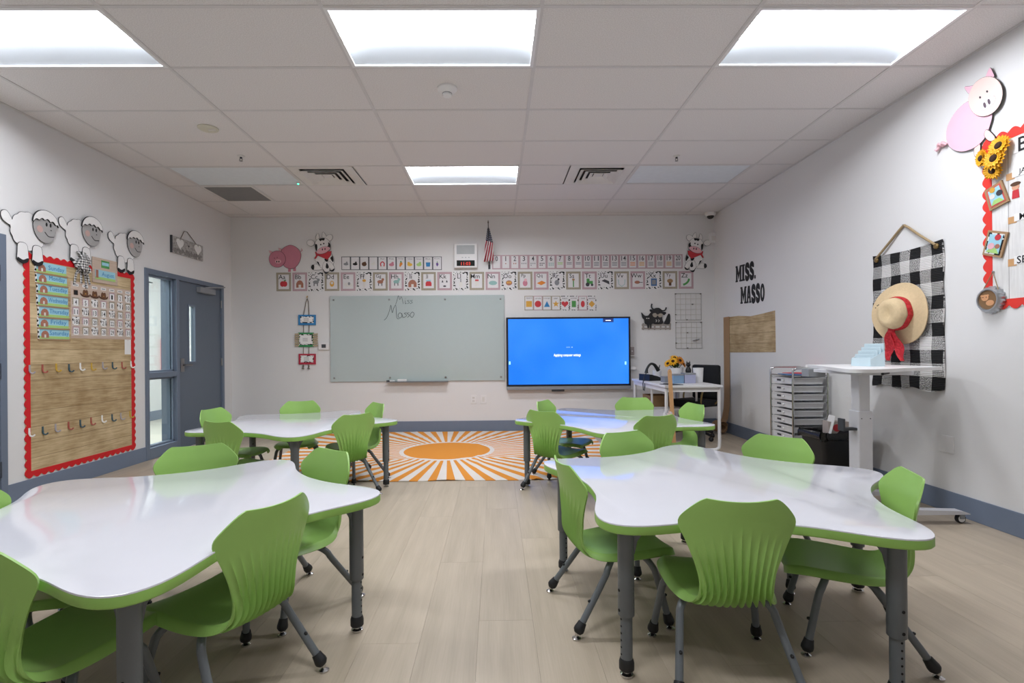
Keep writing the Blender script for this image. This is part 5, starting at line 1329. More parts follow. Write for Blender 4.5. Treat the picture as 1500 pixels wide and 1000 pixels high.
# ------------------------------------------------------------------ right wall: letters, wood paper, woven hanging
GL = {'M': [(-.06, 0), (-.06, .1), (.02, .1), (.02, .9), (-.06, .9), (-.06, 1), (.26, 1), (.5, .5), (.74, 1), (1.06, 1), (1.06, .9), (.98, .9), (.98, .1), (1.06, .1), (1.06, 0), (.66, 0), (.66, .1), (.74, .1), (.74, .62), (.5, .15), (.26, .62), (.26, .1), (.34, .1), (.34, 0)],
      'I': [(0, 0), (0, .1), (.22, .1), (.22, .9), (0, .9), (0, 1), (1, 1), (1, .9), (.78, .9), (.78, .1), (1, .1), (1, 0)],
      'A': [(-.05, 0), (-.05, .1), (.05, .1), (.3, 1), (.7, 1), (.95, .1), (1.05, .1), (1.05, 0), (.6, 0), (.6, .1), (.68, .1), (.64, .27), (.505, .27), (.505, .4), (.58, .4), (.5, .8), (.42, .4), (.495, .4), (.495, .27), (.36, .27), (.32, .1), (.4, .1), (.4, 0)],
      'S': stroke(smooth_poly([(.84, .70), (.82, .84), (.5, .92), (.17, .82), (.18, .62), (.5, .51), (.83, .38), (.83, .18), (.5, .08), (.17, .16), (.15, .31)], 5, False), .30),
      'O': None, '.': [(.1, 0), (.9, 0), (.9, .2), (.1, .2)]}
def letters(word, x0, x1, ytl, ybl, ytr, ybr, wds, lab):
    tot = sum(wds); acc = 0
    for i, (ch, wd) in enumerate(zip(word, wds)):
        a, b_ = acc / tot + .012, (acc + wd) / tot - .012; acc += wd
        def P(p): 
            s_ = a + (b_ - a) * p[0]; yt = ytl + (ytr - ytl) * s_; yb2 = ybl + (ybr - ybl) * s_
            return rw(x0 + (x1 - x0) * s_, yb2 + (yt - yb2) * p[1])
        cu_, cv_ = P((.5, .5)); o_name = 'wall_letter'
        pts = GL[ch]
        if ch == 'O':
            A_ = [P(q) for q in ell(.5, .5, .5, .5, n=28)]; B_ = [P(q) for q in ell(.5, .5, .2, .3, n=28)]
            b = MB().ring([(x_ - cu_, y_ - cv_) for x_, y_ in A_], [(x_ - cu_, y_ - cv_) for x_, y_ in B_], 0, .004)
        else: b = MB().prism(ccw([(lambda q: (q[0] - cu_, q[1] - cv_))(P(p)) for p in pts]), 0, .004)
        o = b.build(o_name, 'ink'); o.matrix_basis = wall_mat('r', cu_, cv_)
        tag(o, lab[i], 'letter', 'black wall letters')
letters('MISS.', 1078, 1107.5, 390, 413.5, 382.5, 407.5, (1.25, .75, 1, 1, .4), ['black slab letter M starting the word MISS', 'black slab letter I in the word MISS', 'black slab letter S after the I in MISS', 'second black slab letter S ending MISS', 'black full stop after the word MISS'])
letters('MASSO', 1085, 1120.5, 420.5, 445, 414.5, 441, (1.25, 1.05, .95, .95, 1), ['black slab letter M starting the word MASSO', 'black slab letter A in the word MASSO', 'black slab letter S after the A in MASSO', 'second black slab letter S in MASSO, before the O', 'black slab letter O ending the word MASSO'])
# wood-print paper with a loose strip that ends in a roll on the floor
u, v = rw(1100, 488); o = wthing('wood_paper_sheet', 'rectangle of wood-plank print paper under the black letters', 'paper', 'r', u, v)
P = loc_px(o, [(1066, 464.5), (1082, 462.5), (1100, 463), (1120, 458.5), (1135.5, 454.5), (1136.5, 515.5), (1100, 516), (1066, 516)])
MB().prism(P, 0, .003).build('sheet', 'wood_print', o)
for q in ((1068, 467), (1133, 458), (1133, 513)):
    a_ = loc_px(o, [q, (q[0] + 1, q[1]), (q[0], q[1] + 1)]); MB().lathe([(.006, .003), (.004, .006), (.001, .0065)], 8, Matrix.Translation((a_[0][0], a_[0][1], 0))).build('pin', 'steel', o)
ya = -rw(1065.5, 550)[0]; zt_ = rw(1065.5, 464)[1]
o = empty('wood_paper_strip', 'long brown wood-print paper strip hanging down to a roll on the floor', 'paper roll', (XR, ya, 0))
b = MB(); prev = None; hwid = .085
path = [(-.006, zt_), (-.007, 1.2), (-.008, .8), (-.012, .5), (-.02, .34), (-.035, .25), (-.05, .19), (-.075, .15)]
path = smooth_poly(path, 4, False)
for i, (x_, z_) in enumerate(path):
    sk = -.02 * (i / len(path))
    cur = [b.b.verts.new((x_, -hwid + sk, z_)), b.b.verts.new((x_, hwid + sk, z_)), b.b.verts.new((x_ - .003, hwid + sk, z_ - .001)), b.b.verts.new((x_ - .003, -hwid + sk, z_ - .001))]
    if prev:
        for m_ in range(4): b.b.faces.new((prev[m_], prev[(m_ + 1) % 4], cur[(m_ + 1) % 4], cur[m_]))
    else: b.b.faces.new(cur)
    prev = cur
b.b.faces.new(prev[::-1]); b.build('strip', 'kraft', o, smooth=40)
b = MB(); prev = None
for i in range(70):             # loose spiral roll, axis along the wall
    t = i / 69 * 2 * math.pi * 2.6; r_ = .085 - .045 * i / 69
    x_, z_ = -.12 + r_ * math.cos(t + .35), .087 + r_ * math.sin(t + .35)
    n_ = Vector((math.cos(t + .35), 0, math.sin(t + .35))) * .003
    pA, pB = Vector((x_, -hwid - .02, z_)), Vector((x_, hwid - .02, z_))
    cur = [b.b.verts.new(pA), b.b.verts.new(pB), b.b.verts.new(pB - n_), b.b.verts.new(pA - n_)]
    if prev:
        for m_ in range(4): b.b.faces.new((prev[m_], prev[(m_ + 1) % 4], cur[(m_ + 1) % 4], cur[m_]))
    else: b.b.faces.new(cur)
    prev = cur
b.b.faces.new(prev[::-1]); b.build('roll', 'kraft', o, smooth=40)

# buffalo-check woven hanging
hu0, hu1 = -4.165, -3.51; hv0, hv1 = .835, 1.895
o = wthing('woven_hanging', 'black and white buffalo-check woven rug hung on the wall', 'wall hanging', 'r', (hu0 + hu1) / 2, (hv0 + hv1) / 2)
hw, hh = (hu1 - hu0) / 2, (hv1 - hv0) / 2
b = bmesh.new(); nx, ny = 40, 60; g_ = []
for j in range(ny + 1):
    r_ = []
    for i in range(nx + 1):
        s_, t_ = -1 + 2 * i / nx, -1 + 2 * j / ny
        x_ = s_ * hw * (1 + .012 * math.sin(t_ * 9 + s_)) ; y_ = t_ * hh + (.018 * (1 - s_ * s_) * (-1) if t_ > .95 else 0) + (.012 * math.sin(s_ * 7) if t_ < -.97 else 0)
        z_ = .012 + .008 * math.sin(t_ * 6 + s_ * 2) ** 2 + .012 * (1 - t_) * .5 * (.5 + .5 * math.sin(s_ * 5))
        r_.append(b.verts.new((x_, y_, z_)))
    g_.append(r_)
for j in range(ny):
    for i in range(nx): b.faces.new((g_[j][i], g_[j][i + 1], g_[j + 1][i + 1], g_[j + 1][i]))
ext = bmesh.ops.extrude_face_region(b, geom=b.faces[:])
for v_ in ext['geom']:
    if isinstance(v_, bmesh.types.BMVert): v_.co.z -= .010
bmesh.ops.recalc_face_normals(b, faces=b.faces[:]); me = bpy.data.meshes.new('weave'); b.to_mesh(me); b.free(); obj('weave', me, 'buffalo_weave', o, smooth=50)
apex = loc_px(o, [(1325.5, 329), (1326.5, 329), (1326, 330)])[0]
for s_ in (-1, 1): MB().lathe([(.02, .018), (.02, .026), (.012, .031), (.001, .031)], 14, Matrix.Translation((s_ * (hw - .045), hh - .04, 0))).build('button', mat('button_brass', '#8a7248', .35, .6), o)
MB().tube(smooth_poly([(-(hw - .045), hh - .03, .028), (apex[0] * .5 - (hw - .045) * .5, (hh - .03 + apex[1]) / 2, .02), (apex[0] - .02, apex[1] - .012, .012), (apex[0] + .02, apex[1] - .010, .012), ((apex[0] + hw - .045) * .5, (hh - .03 + apex[1]) / 2, .02), (hw - .045, hh - .03, .028)], 5, False), .009, 8).build('hanging_rope', 'rope', o, smooth=40)
MB().tube([(apex[0], apex[1] + .004, 0), (apex[0], apex[1] + .004, .02)], .005, 8).build('nail', 'steel', o)
# straw hat with red bandana, crown towards the room
u, v = rw(1326, 459, .05); o = wthing('straw_hat', 'straw hat with a red bandana hung on the woven hanging', 'hat', 'r', u, v, .085)
b = MB(); n_ = 48
def hat_ring(rx, ry, z, sag=0, cx_=0, cy_=0): return [b.b.verts.new((cx_ + rx * math.cos(2 * math.pi * i / n_), cy_ + ry * math.sin(2 * math.pi * i / n_), z + sag * math.cos(4 * math.pi * i / n_))) for i in range(n_)]
R_ = [hat_ring(.19, .215, .0, .018), hat_ring(.188, .213, .006, .018), hat_ring(.15, .17, .008, .012), hat_ring(.11, .125, .016, .004), hat_ring(.097, .112, .03), hat_ring(.093, .108, .07), hat_ring(.088, .10, .105), hat_ring(.074, .085, .128), hat_ring(.045, .056, .135), hat_ring(.012, .03, .118)]
for a, c_ in zip(R_, R_[1:]):
    for i in range(n_): b.b.faces.new((a[i], a[(i + 1) % n_], c_[(i + 1) % n_], c_[i]))
b.b.faces.new(R_[-1]); b.b.faces.new(R_[0][::-1])
Mh = Matrix.Rotation(R(16), 4, 'Y') @ Matrix.Scale(1.08, 4); b.build('hat', 'straw', o, smooth=50, M=Mh)
b = MB(); R2 = []
for (rx, ry, z) in ((.100, .115, .024), (.104, .119, .030), (.102, .117, .050), (.099, .113, .066), (.096, .110, .070)): R2.append([b.b.verts.new((rx * math.cos(2 * math.pi * i / 40), ry * math.sin(2 * math.pi * i / 40), z + .004 * math.sin(i * .9))) for i in range(40)])
for a, c_ in zip(R2, R2[1:]):
    for i in range(40): b.b.faces.new((a[i], a[(i + 1) % 40], c_[(i + 1) % 40], c_[i]))
b.build('bandana_band', 'red_bandana', o, smooth=50, M=Mh)
MB().ball((-.02, -.125, .055), .03, 12, (1, .8, .7)).build('bandana_knot', 'red_bandana', o, smooth=60)
for sx, ex, ln in ((-.03, -.075, .225), (0, .06, .225)):
    b = MB(); prev = None
    for i in range(10):
        t = i / 9; wv = .018 + .03 * math.sin(math.pi * min(1, t * 1.05)) ; q = Vector((sx + (ex - sx) * t, -.13 - ln * t, .06 - .03 * t + .008 * math.sin(t * 9)))
        cur = [b.b.verts.new(q + Vector((-wv, 0, .006))), b.b.verts.new(q + Vector((0, 0, -.006))), b.b.verts.new(q + Vector((wv, 0, .006))), b.b.verts.new(q + Vector((wv, 0, .003))), b.b.verts.new(q + Vector((0, 0, -.010))), b.b.verts.new(q + Vector((-wv, 0, .003)))]
        if prev:
            for m_ in range(6): b.b.faces.new((prev[m_], prev[(m_ + 1) % 6], cur[(m_ + 1) % 6], cur[m_]))
        else: b.b.faces.new(cur)
        prev = cur
    b.b.faces.new(prev[::-1]); b.build('bandana_tail', 'red_bandana', o, smooth=50)
for dx, dy in ((-.03, .03), (-.012, .045), (.0, .05)): MB().lathe([(.004, 0), (.004, .003)], 8, Matrix.Translation((dx - .05, dy + .02, .128))).build('eyelet', 'ink', o)
o, hw, hh = wbox('wall_plate', 'blank white cover plate low on the wall below the hanging', 'outlet', 'r', 1376.5, 637.5, 1398, 663, .008, 'white_plastic')
for s_ in (-1, 1): MB().lathe([(.003, .008), (.003, .009)], 8, Matrix.Translation((0, s_ * hh * .7, 0))).build('screw', 'off_white', o)

# ------------------------------------------------------------------ birthday board, pig, sunflowers
nu0 = rw(1443, 300)[0]; nv0, nv1 = 1.385, 2.455; nu1 = nu0 + 1.45
o = wthing('birthday_board', 'white shiplap paper board with red scalloped border and month cards', 'bulletin board', 'r', (nu0 + nu1) / 2, (nv0 + nv1) / 2); hw, hh = (nu1 - nu0) / 2, (nv1 - nv0) / 2
MB().box((0, 0, .002), (2 * hw, 2 * hh, .004)).build('shiplap_paper', 'shiplap_print', o)
border_strips(o, hw, hh, .05, .075, .024, 'red_bright')
def mcard(name, label, x0, y0, x1, y1, txt, wd, hgt, cxo, grp, tab=True):
    a = rw(x0, (y0 + y1) / 2); zt2, zb2 = rw(x0 + 2, y0)[1], rw(x0 + 2, y1)[1]
    c_ = wthing(name, label, 'card', 'r', a[0], (zt2 + zb2) / 2, .004, grp); H_ = zt2 - zb2
    MB().box((wd / 2, 0, .0012), (wd, H_, .0024)).build('card', 'white_paper', c_)
    text(txt, 'lettering', 'ink', c_, cxo, 0, .0028, h=hgt, bold=.012)
    if tab: MB().box((-.012, -.01, .001), (.05, H_ * .9, .002)).build('wood_tab', 'wood_tan', c_)
    return c_
mcard('heading_card', 'large white heading card starting with the letter B', 1483, 204, 1500, 226, 'B', .5, .085, .07, None, False)
mcard('month_card', 'white month card with JAN on the birthday board', 1484, 249, 1500, 260, 'JAN', .3, .04, .075, 'month cards')
mcard('month_card', 'white month card with M on the birthday board', 1487, 313, 1500, 324, 'M', .3, .04, .05, 'month cards')
mcard('month_card', 'white month card with SEPT on the birthday board', 1487, 375, 1500, 387, 'SEPT', .3, .045, .08, 'month cards')
a = rw(1489, 278); o2 = wthing('child_picture', 'small picture of a child pinned under the JAN card', 'picture', 'r', a[0], a[1], .004)
MB().prism(ell(0, .018, .022, .02), 0, .002).build('face', mat('skin', '#d8a184', .6), o2); MB().prism(ell(0, .036, .03, .012), .001, .003).build('hair', 'brown', o2)
MB().prism([(-.018, 0), (.018, 0), (.022, -.05), (-.022, -.05)], 0, .002).build('shirt', 'red_ink', o2)
# pig
u, v = rw(1432, 175); o = wthing('pig_cutout', 'large pink pig cutout climbing over the birthday board', 'cutout', 'r', u, v, .007)
Z6 = lambda pts: [(1400 + x_ / 6.25, 80 + y_ / 6.25) for x_, y_ in pts]
cut(o, 'leg', Z6(smooth_poly([(300, 690), (330, 700), (375, 745), (378, 775), (345, 790), (310, 775), (285, 735)], 3)), 'pig_head', .004, .010, .003)
cut(o, 'leg', Z6(smooth_poly([(190, 850), (235, 820), (240, 870), (215, 920), (190, 925)], 3)), 'pig_head', .002, .006, .003)
cut(o, 'body', Z6(smooth_poly([(350, 530), (335, 640), (280, 770), (190, 850), (90, 885), (0, 870), (-55, 810), (-65, 700), (-30, 600), (40, 500), (140, 425), (260, 420)], 4)), 'pig_body', .004, .008, .0016)
b = MB(); tl = loc_px(o, [(1390, 212), (1386, 210), (1384, 214), (1381, 211), (1378, 218), (1376, 222)])
tp = [(1389.5, 212), (1386, 209), (1384.5, 213), (1381, 211), (1378.5, 216), (1376, 221)]; ux, vx = u, v
MB().tube(smooth_poly([Vector((rw(*q)[0] - ux, rw(*q)[1] - vx, .008 + .012 * (i % 2))) for i, q in enumerate(tp)], 4, False), .012, 8).build('ribbon_tail', 'pink_light', o, smooth=50)
for P_, in ((smooth_poly([(105, 300), (150, 290), (215, 282), (185, 330), (155, 365)], 3),), (smooth_poly([(340, 120), (365, 160), (378, 200), (330, 212), (298, 218), (315, 165)], 3),)): cut(o, 'ear', Z6(P_), 'pig_body', .008, .012, .0016)
cut(o, 'head', Z6(ell(305, 383, 150, 188, R(25))), 'pig_head', .012, .016, .0016)
sn = cut(o, 'snout', Z6(ell(323, 443, 90, 42, R(-40))), 'sheep_white', .016, .0172, .001)
for ex, ey in ((300, 462), (340, 430)): cut(o, 'nostril', Z6(ell(ex, ey, 13, 26, R(-12))), mat('plum', '#5f4d58', .6), .0172, .018)
for ex, ey in ((256, 391), (321, 337)): cut(o, 'eye', Z6(ell(ex, ey, 9, 11)), 'ink_grey', .016, .017)
def sunflower(parent, M_, r_=.06, np_=18, pm='flower_yellow'):
    for layer, (rr, tilt, off) in enumerate(((r_, .25, 0), (r_ * .82, .5, .5))):
        for k in range(np_):
            a_ = 2 * math.pi * (k + off) / np_; L_ = rr * random.uniform(.92, 1.06); wv = rr * .17
            b = MB(); pr = None
            pts = [(.22, .5, 0), (.5, 1, .06), (.8, .8, .03), (1.0, .08, -.05 + tilt * .2)]
            vv_ = []
            for t, w2, zz in pts:
                vv_.append([b.b.verts.new(M_ @ Matrix.Rotation(a_, 4, 'Z') @ Vector((L_ * t, s_ * wv * w2, .004 + layer * .006 + L_ * (tilt * t * .35 + zz) - (0 if s_ else .004)))) for s_ in (-1, 0, 1)])
            for p_, q_ in zip(vv_, vv_[1:]):
                for m_ in (0, 1): b.b.faces.new((p_[m_], q_[m_], q_[m_ + 1], p_[m_ + 1]))
            b.build('petal', pm, parent, smooth=60)
    MB().lathe([(r_ * .34, .004), (r_ * .33, .016), (r_ * .22, .022), (.001, .02)], 16, M_).build('seed_head', 'flower_core', parent, smooth=50)
for i, (x_, y_, r_, tx, ty) in enumerate(((1464.5, 213.5, .068, .1, -.2), (1439.5, 231.5, .058, -.3, .0), (1460, 232, .07, .1, -.1), (1455, 249, .06, .1, .3))):
    u, v = rw(x_, y_, .035); f = wthing('sunflower', ('yellow sunflower at the top of the bunch, under the pig', 'yellow sunflower at the side of the bunch over the red border', 'yellow sunflower in the middle of the bunch', 'yellow sunflower at the bottom of the bunch, above the tilted picture')[i], 'flower', 'r', u, v, .018 + .012 * (i == 2), 'artificial sunflowers on the board')
    sunflower(f, Matrix.Translation((0, 0, .015)) @ Matrix.Rotation(ty, 4, 'X') @ Matrix.Rotation(tx, 4, 'Y'), r_)
    MB().tube([(0, 0, -.012), (0, 0, .018)], .006, 6).build('stem', 'leaf', f)
def tilted_pic(lb, cen, corners, matm, extra):
    u, v = rw(*cen); f = wthing('farm_picture', lb, 'picture', 'r', u, v, .007, 'farm pictures on the board')
    O_ = loc_px(f, corners); MB().prism(O_, 0, .010).build('kraft_frame', 'kraft', f)
    I1 = grow(O_, -.018); MB().prism(I1, .010, .0115).build('patterned_mat', matm, f); I2 = grow(I1, -.012); MB().prism(I2, .0115, .0125).build('sky', 'sky_ink', f)
    c_ = Vector((sum(p_[0] for p_ in I2) / 4, sum(p_[1] for p_ in I2) / 4))
    lo = sorted(I2, key=lambda p_: p_[1])[:2]; lo = sorted(lo); q = [lo[0], lo[1], tuple(Vector(lo[1]).lerp(c_, .55)), tuple(Vector(lo[0]).lerp(c_, .55))]
    MB().prism(ccw(q), .0125, .0132).build('meadow', 'grass_ink', f)
    for nm, ox, oz, rr, mt_ in extra: MB().prism(ell(c_.x + ox, c_.y + oz, rr, rr * .9), .0132, .0142).build(nm, mt_, f)
tilted_pic('tilted farm picture with red checked mat below the sunflowers', (1463, 286.5), [(1445.5, 280), (1470.5, 263.5), (1482, 294), (1453.5, 309)], mat('check_red', '#c8574e', .5), [('animal', -.02, .0, .018, 'off_white'), ('animal', .025, .012, .02, 'ink_grey'), ('tree', -.02, .04, .018, 'gold_ink')])
tilted_pic('tilted farm picture with cow-print mat above the bottle cap', (1461, 357.5), [(1451.5, 337), (1480.5, 340), (1470, 377.5), (1442.5, 373)], 'edge_cow', [('animal', -.02, -.01, .022, 'pink_light'), ('animal', .02, -.02, .016, 'barn_ink'), ('balloon', .025, .035, .02, 'red_ink')])
u, v = rw(1456, 439); o = wthing('bottle_cap_ornament', 'large metal bottle cap with a cow picture hung on twine', 'ornament', 'r', u, v, .007)
b = MB(); n_ = 42; R_ = []
for (rr, z, am) in ((.082, .0, .006), (.082, .012, .006), (.074, .034, .002), (.070, .040, 0), (.062, .040, 0), (.060, .030, 0)): R_.append([b.b.verts.new(((rr + am * (1 if i % 2 else -1)) * math.cos(2 * math.pi * i / n_), (rr + am * (1 if i % 2 else -1)) * math.sin(2 * math.pi * i / n_), z)) for i in range(n_)])
for a, c_ in zip(R_, R_[1:]):
    for i in range(n_): b.b.faces.new((a[i], a[(i + 1) % n_], c_[(i + 1) % n_], c_[i]))
b.b.faces.new(R_[0][::-1]); b.b.faces.new(R_[-1]); b.build('cap', 'galv', o, smooth=35)
MB().lathe([(.0595, .030), (.0595, .0312)], 28).build('kraft_disc', mat('kraft_dark', '#80603f', .7), o)
MB().prism(ell(-.018, .014, .024, .020), .0312, .0335).build('cow_head', mat('cow_tan', '#d0986c', .6), o); MB().prism(ell(.014, -.02, .026, .018), .0312, .033).build('cow_body', 'cow_tan', o)
for sx in (-.04, .0): MB().prism(ell(sx, .028, .009, .006), .0312, .033).build('cow_ear', 'cow_tan', o)
for q in (-.03, -.008): MB().prism(ell(q, .018, .003, .003, n=8), .0335, .0345).build('cow_eye', 'ink', o)
ap = rw(1457, 398); MB().tube([(-.05, .055, .02), (ap[0] - u, ap[1] - v, .004), (.055, .06, .02)], .003, 6).build('twine', 'rope', o); MB().lathe([(.006, 0), (.005, .008), (.001, .009)], 8, Matrix.Translation((ap[0] - u, ap[1] - v, 0))).build('pin', 'steel', o)

# ------------------------------------------------------------------ rolling drawer cart
cx0, cx1, cy0, cy1 = 2.765, 3.095, 4.72, 5.10; ztop = .955
cart = empty('drawer_cart', 'chrome rolling cart with ten clear plastic drawers', 'drawer cart', ((cx0 + cx1) / 2, (cy0 + cy1) / 2, 0)); W2, D2 = (cx1 - cx0) / 2, (cy1 - cy0) / 2
for sy in (-1, 1):              # two inverted-U side frames
    MB().tube(smooth_poly([(-W2, sy * D2, .07), (-W2, sy * D2, .5), (-W2, sy * D2, ztop - .05), (-W2 + .015, sy * D2, ztop - .015), (-W2 + .05, sy * D2, ztop), (0, sy * D2, ztop), (W2 - .05, sy * D2, ztop), (W2 - .015, sy * D2, ztop - .015), (W2, sy * D2, ztop - .05), (W2, sy * D2, .5), (W2, sy * D2, .07)], 4, False), .0095, 10).build('side_frame', 'chrome', cart, smooth=50)
for sx in (-1, 1):
    for z in (.09, ztop - .07): MB().tube([(sx * W2, -D2, z), (sx * W2, D2, z)], .006, 8).build('cross_bar', 'chrome', cart)
MB().box((0, 0, ztop - .075), (2 * W2 - .02, 2 * D2 - .02, .006)).build('top_tray', 'drawer_plastic', cart)
for k in range(10):
    zc = .115 + k * .0765
    d_ = MB()
    hw_, hd_, h_ = W2 - .022, D2 - .028, .056
    lo = [(-hw_ + .006, -hd_ + .012), (hw_ - .004, -hd_ + .012), (hw_ - .004, hd_ - .012), (-hw_ + .006, hd_ - .012)]; hi = [(-hw_, -hd_), (hw_, -hd_), (hw_, hd_), (-hw_, hd_)]
    va = [d_.b.verts.new((x_, y_, zc)) for x_, y_ in lo]; vb = [d_.b.verts.new((x_, y_, zc + h_)) for x_, y_ in hi]; hi2 = [(x_ * .975, y_ * .975) for x_, y_ in hi]; vc = [d_.b.verts.new((x_, y_, zc + h_)) for x_, y_ in hi2]; vd = [d_.b.verts.new((x_ * .97, y_ * .97, zc + .004)) for x_, y_ in lo]
    d_.b.faces.new(va[::-1]); d_.b.faces.new(vd)
    for i in range(4):
        j = (i + 1) % 4
        for A_, B_ in ((va, vb), (vb, vc), (vc, vd)): d_.b.faces.new((A_[i], A_[j], B_[j], B_[i]))
    dr_ = d_.build('drawer', 'drawer_plastic', cart)
    MB().box((-hw_ - .004, 0, zc + .03), (.008, 2 * hd_ + .03, .058), bev=.002).build('drawer_front', 'drawer_plastic', dr_)
    MB().box((-hw_ - .010, 0, zc + .056), (.012, 2 * hd_ + .03, .006)).build('front_lip', 'white_plastic', dr_)
    MB().ball((-hw_ - .016, -.02, zc + .03), .010, 10).build('knob', 'white_plastic', dr_, smooth=60)
    MB().box((-hw_ - .0085, .07, zc + .03), (.001, .07, .018)).build('label_strip', 'ink_grey', dr_)
    for sy in (-1, 1): MB().box((0, sy * (D2 - .014), zc + h_ + .003), (2 * W2 - .01, .012, .005)).build('rail', 'chrome', cart)
for sx in (-1, 1):
    for sy in (-1, 1):
        c_ = MB().tube([(sx * W2, sy * D2, .05), (sx * W2, sy * D2, .085)], .008, 8).build('caster', 'chrome', cart)
        MB().lathe([(.028, -.009), (.03, -.004), (.03, .004), (.028, .009)], 16, Matrix.Translation((sx * W2, sy * D2, .03)) @ Matrix.Rotation(R(90), 4, 'X')).build('wheel', 'rubber', c_, smooth=40)
for i, (mt_, dx, dy, rz, lb) in enumerate((('white_paper', .02, .0, .1, 'loose white paper sheets in the top tray of the drawer cart'), ('navy_ink', -.08, -.06, -.2, 'blue folder lying in the top tray of the drawer cart'), ('red_ink', .06, .05, .35, 'red folder lying in the top tray of the drawer cart'))):
    o = empty('paper_sheets' if i == 0 else 'folder', lb, 'paper' if i == 0 else 'folder', ((cx0 + cx1) / 2 + dx, (cy0 + cy1) / 2 + dy, ztop - .0715 + i * .006), rz)
    MB().box((0, 0, .0025), (.2, .26, .005)).build('cover', mt_, o); MB().box((.004, .0, .003), (.198, .25, .003)).build('inner_sheets', 'white_paper', o)

# ------------------------------------------------------------------ rolling standing desk
o = empty('standing_desk', 'white single-column rolling standing desk against the right-hand wall', 'standing desk', (2.52, 3.5, 0)); ox, oy = 2.52, 3.5; zd = 1.012
top = smooth_poly([(2.21, 3.10), (2.36, 3.10), (2.60, 3.22), (2.94, 3.36), (3.0, 3.42), (3.01, 3.7), (2.99, 3.98), (2.93, 4.03), (2.5, 4.03), (2.46, 3.98), (2.40, 3.75), (2.22, 3.25)], 4)
MB().prism(ccw([(x_ - ox, y_ - oy) for x_, y_ in top]), zd - .022, zd).build('desktop', 'white_plastic', o, smooth=40)
MB().box((0, 0, .60), (.075, .085, 1.1 - .02 - .32), bev=.006).build('column_inner', mat('column_white', '#d4d4d8', .35), o)
MB().box((0, 0, .39), (.095, .105, .64), bev=.006).build('column_outer', 'column_white', o)
MB().box((0, 0, zd - .034), (.34, .5, .024), bev=.003).build('support_plate', 'column_white', o)
for sx in (-1, 1): MB().lathe([(.0035, 0), (.0035, .002)], 8, Matrix.Translation((sx * .03, -.0525, .66)) @ Matrix.Rotation(R(90), 4, 'X')).build('screw', 'ink', o)
lv = MB().box((-.085, -.01, .585), (.10, .05, .018), bev=.003).build('foot_lever', 'dark_grey', o)
MB().box((-.14, -.01, .615), (.014, .06, .085), Matrix.Translation((0, 0, 0)), bev=.003).build('lever_pad', 'dark_grey', lv)
MB().box((-.10, .36, zd - .055), (.13, .09, .062), bev=.004).build('motor_box', 'mid_grey', o)
MB().tube([(-.02, -.28, zd - .03), (-.12, -.36, zd - .032)], .008, 8).build('height_handle', 'black_plastic', o)
for sy in (-1, 1):
    ft = MB().prism(ccw([(-.30, .062), (-.28, .085), (-.05, .10), (.05, .10), (.48, .085), (.53, .068), (.53, .062)]), -.03, .03, Matrix.Translation((0, sy * .22, 0)) @ Matrix.Rotation(R(90), 4, 'X')).build('base_arm', 'column_white', o, smooth=40)
    for xx in (-.26, .49):
        c_ = MB().box((xx, sy * .22, .05), (.03, .045, .04), bev=.004).build('caster_fork', 'mid_grey', ft)
        MB().lathe([(.026, -.012), (.030, -.009), (.030, .009), (.026, .012)], 20, Matrix.Translation((xx, sy * .22 - .03 * 0, .030)) @ Matrix.Rotation(R(90), 4, 'X')).build('wheel', 'rubber', c_, smooth=40)
        MB().lathe([(.022, -.0135), (.022, .0135)], 16, Matrix.Translation((xx, sy * .22, .030)) @ Matrix.Rotation(R(90), 4, 'X')).build('hub', 'white_plastic', c_)
MB().box((0, 0, .085), (.12, .50, .03), bev=.004).build('base_beam', 'column_white', o)
c_ = empty('card_organizer', 'clear pale blue stepped card holder on the standing desk', 'organizer', (2.66, 3.62, zd + .0005), R(8))
for k in range(5): MB().box((-.05 + k * .026, 0, .03 + k * .0125), (.004, .16, .06 + k * .025), bev=.001).build('divider', 'organizer_blue', c_)
for sy in (-1, 1): MB().prism([(-.055, 0), (.06, 0), (.06, .11), (-.055, .05)], -.0015, .0015, Matrix.Translation((0, sy * .08, 0)) @ Matrix.Rotation(R(90), 4, 'X')).build('side_panel', 'organizer_blue', c_)
MB().box((.002, 0, .002), (.116, .16, .004)).build('base', 'organizer_blue', c_)

# ------------------------------------------------------------------ bin
o = empty('waste_bin', 'black bin with a black liner bag beside the drawer cart', 'bin', (2.80, 4.22, 0), R(4))
def rrect(a, b_, r_, n_=5): return [(sx * (a - r_) + r_ * math.cos(t), sy * (b_ - r_) + r_ * math.sin(t)) for sx, sy, t0_ in ((1, 1, 0), (-1, 1, 90), (-1, -1, 180), (1, -1, 270)) for t in [R(t0_ + 90 * i / n_) for i in range(n_ + 1)]]
b = MB(); prof = [(.15, .12, 0), (.155, .125, .01), (.185, .15, .44), (.19, .155, .45), (.18, .146, .45), (.15, .12, .02)]
rings = [[b.b.verts.new((x_, y_, z_)) for x_, y_ in rrect(a_, c_, .035)] for a_, c_, z_ in prof]
for A_, B_ in zip(rings, rings[1:]):
    for i in range(len(A_)): b.b.faces.new((A_[i], A_[(i + 1) % len(A_)], B_[(i + 1) % len(A_)], B_[i]))
b.b.faces.new(rings[0][::-1]); b.b.faces.new(rings[-1]); b.build('tub', 'black_plastic', o, smooth=40)
b = MB(); rn = random.Random(2); rings = []
for a_, c_, z_, j_ in ((.176, .142, .36, 0), (.182, .148, .455, .006), (.197, .162, .462, .010), (.203, .168, .44, .012), (.202, .167, .405, .016), (.198, .163, .395, .012)):
    rings.append([b.b.verts.new((x_ + rn.uniform(-j_, j_), y_ + rn.uniform(-j_, j_), z_ + rn.uniform(-j_, j_))) for x_, y_ in rrect(a_, c_, .04, 8)])
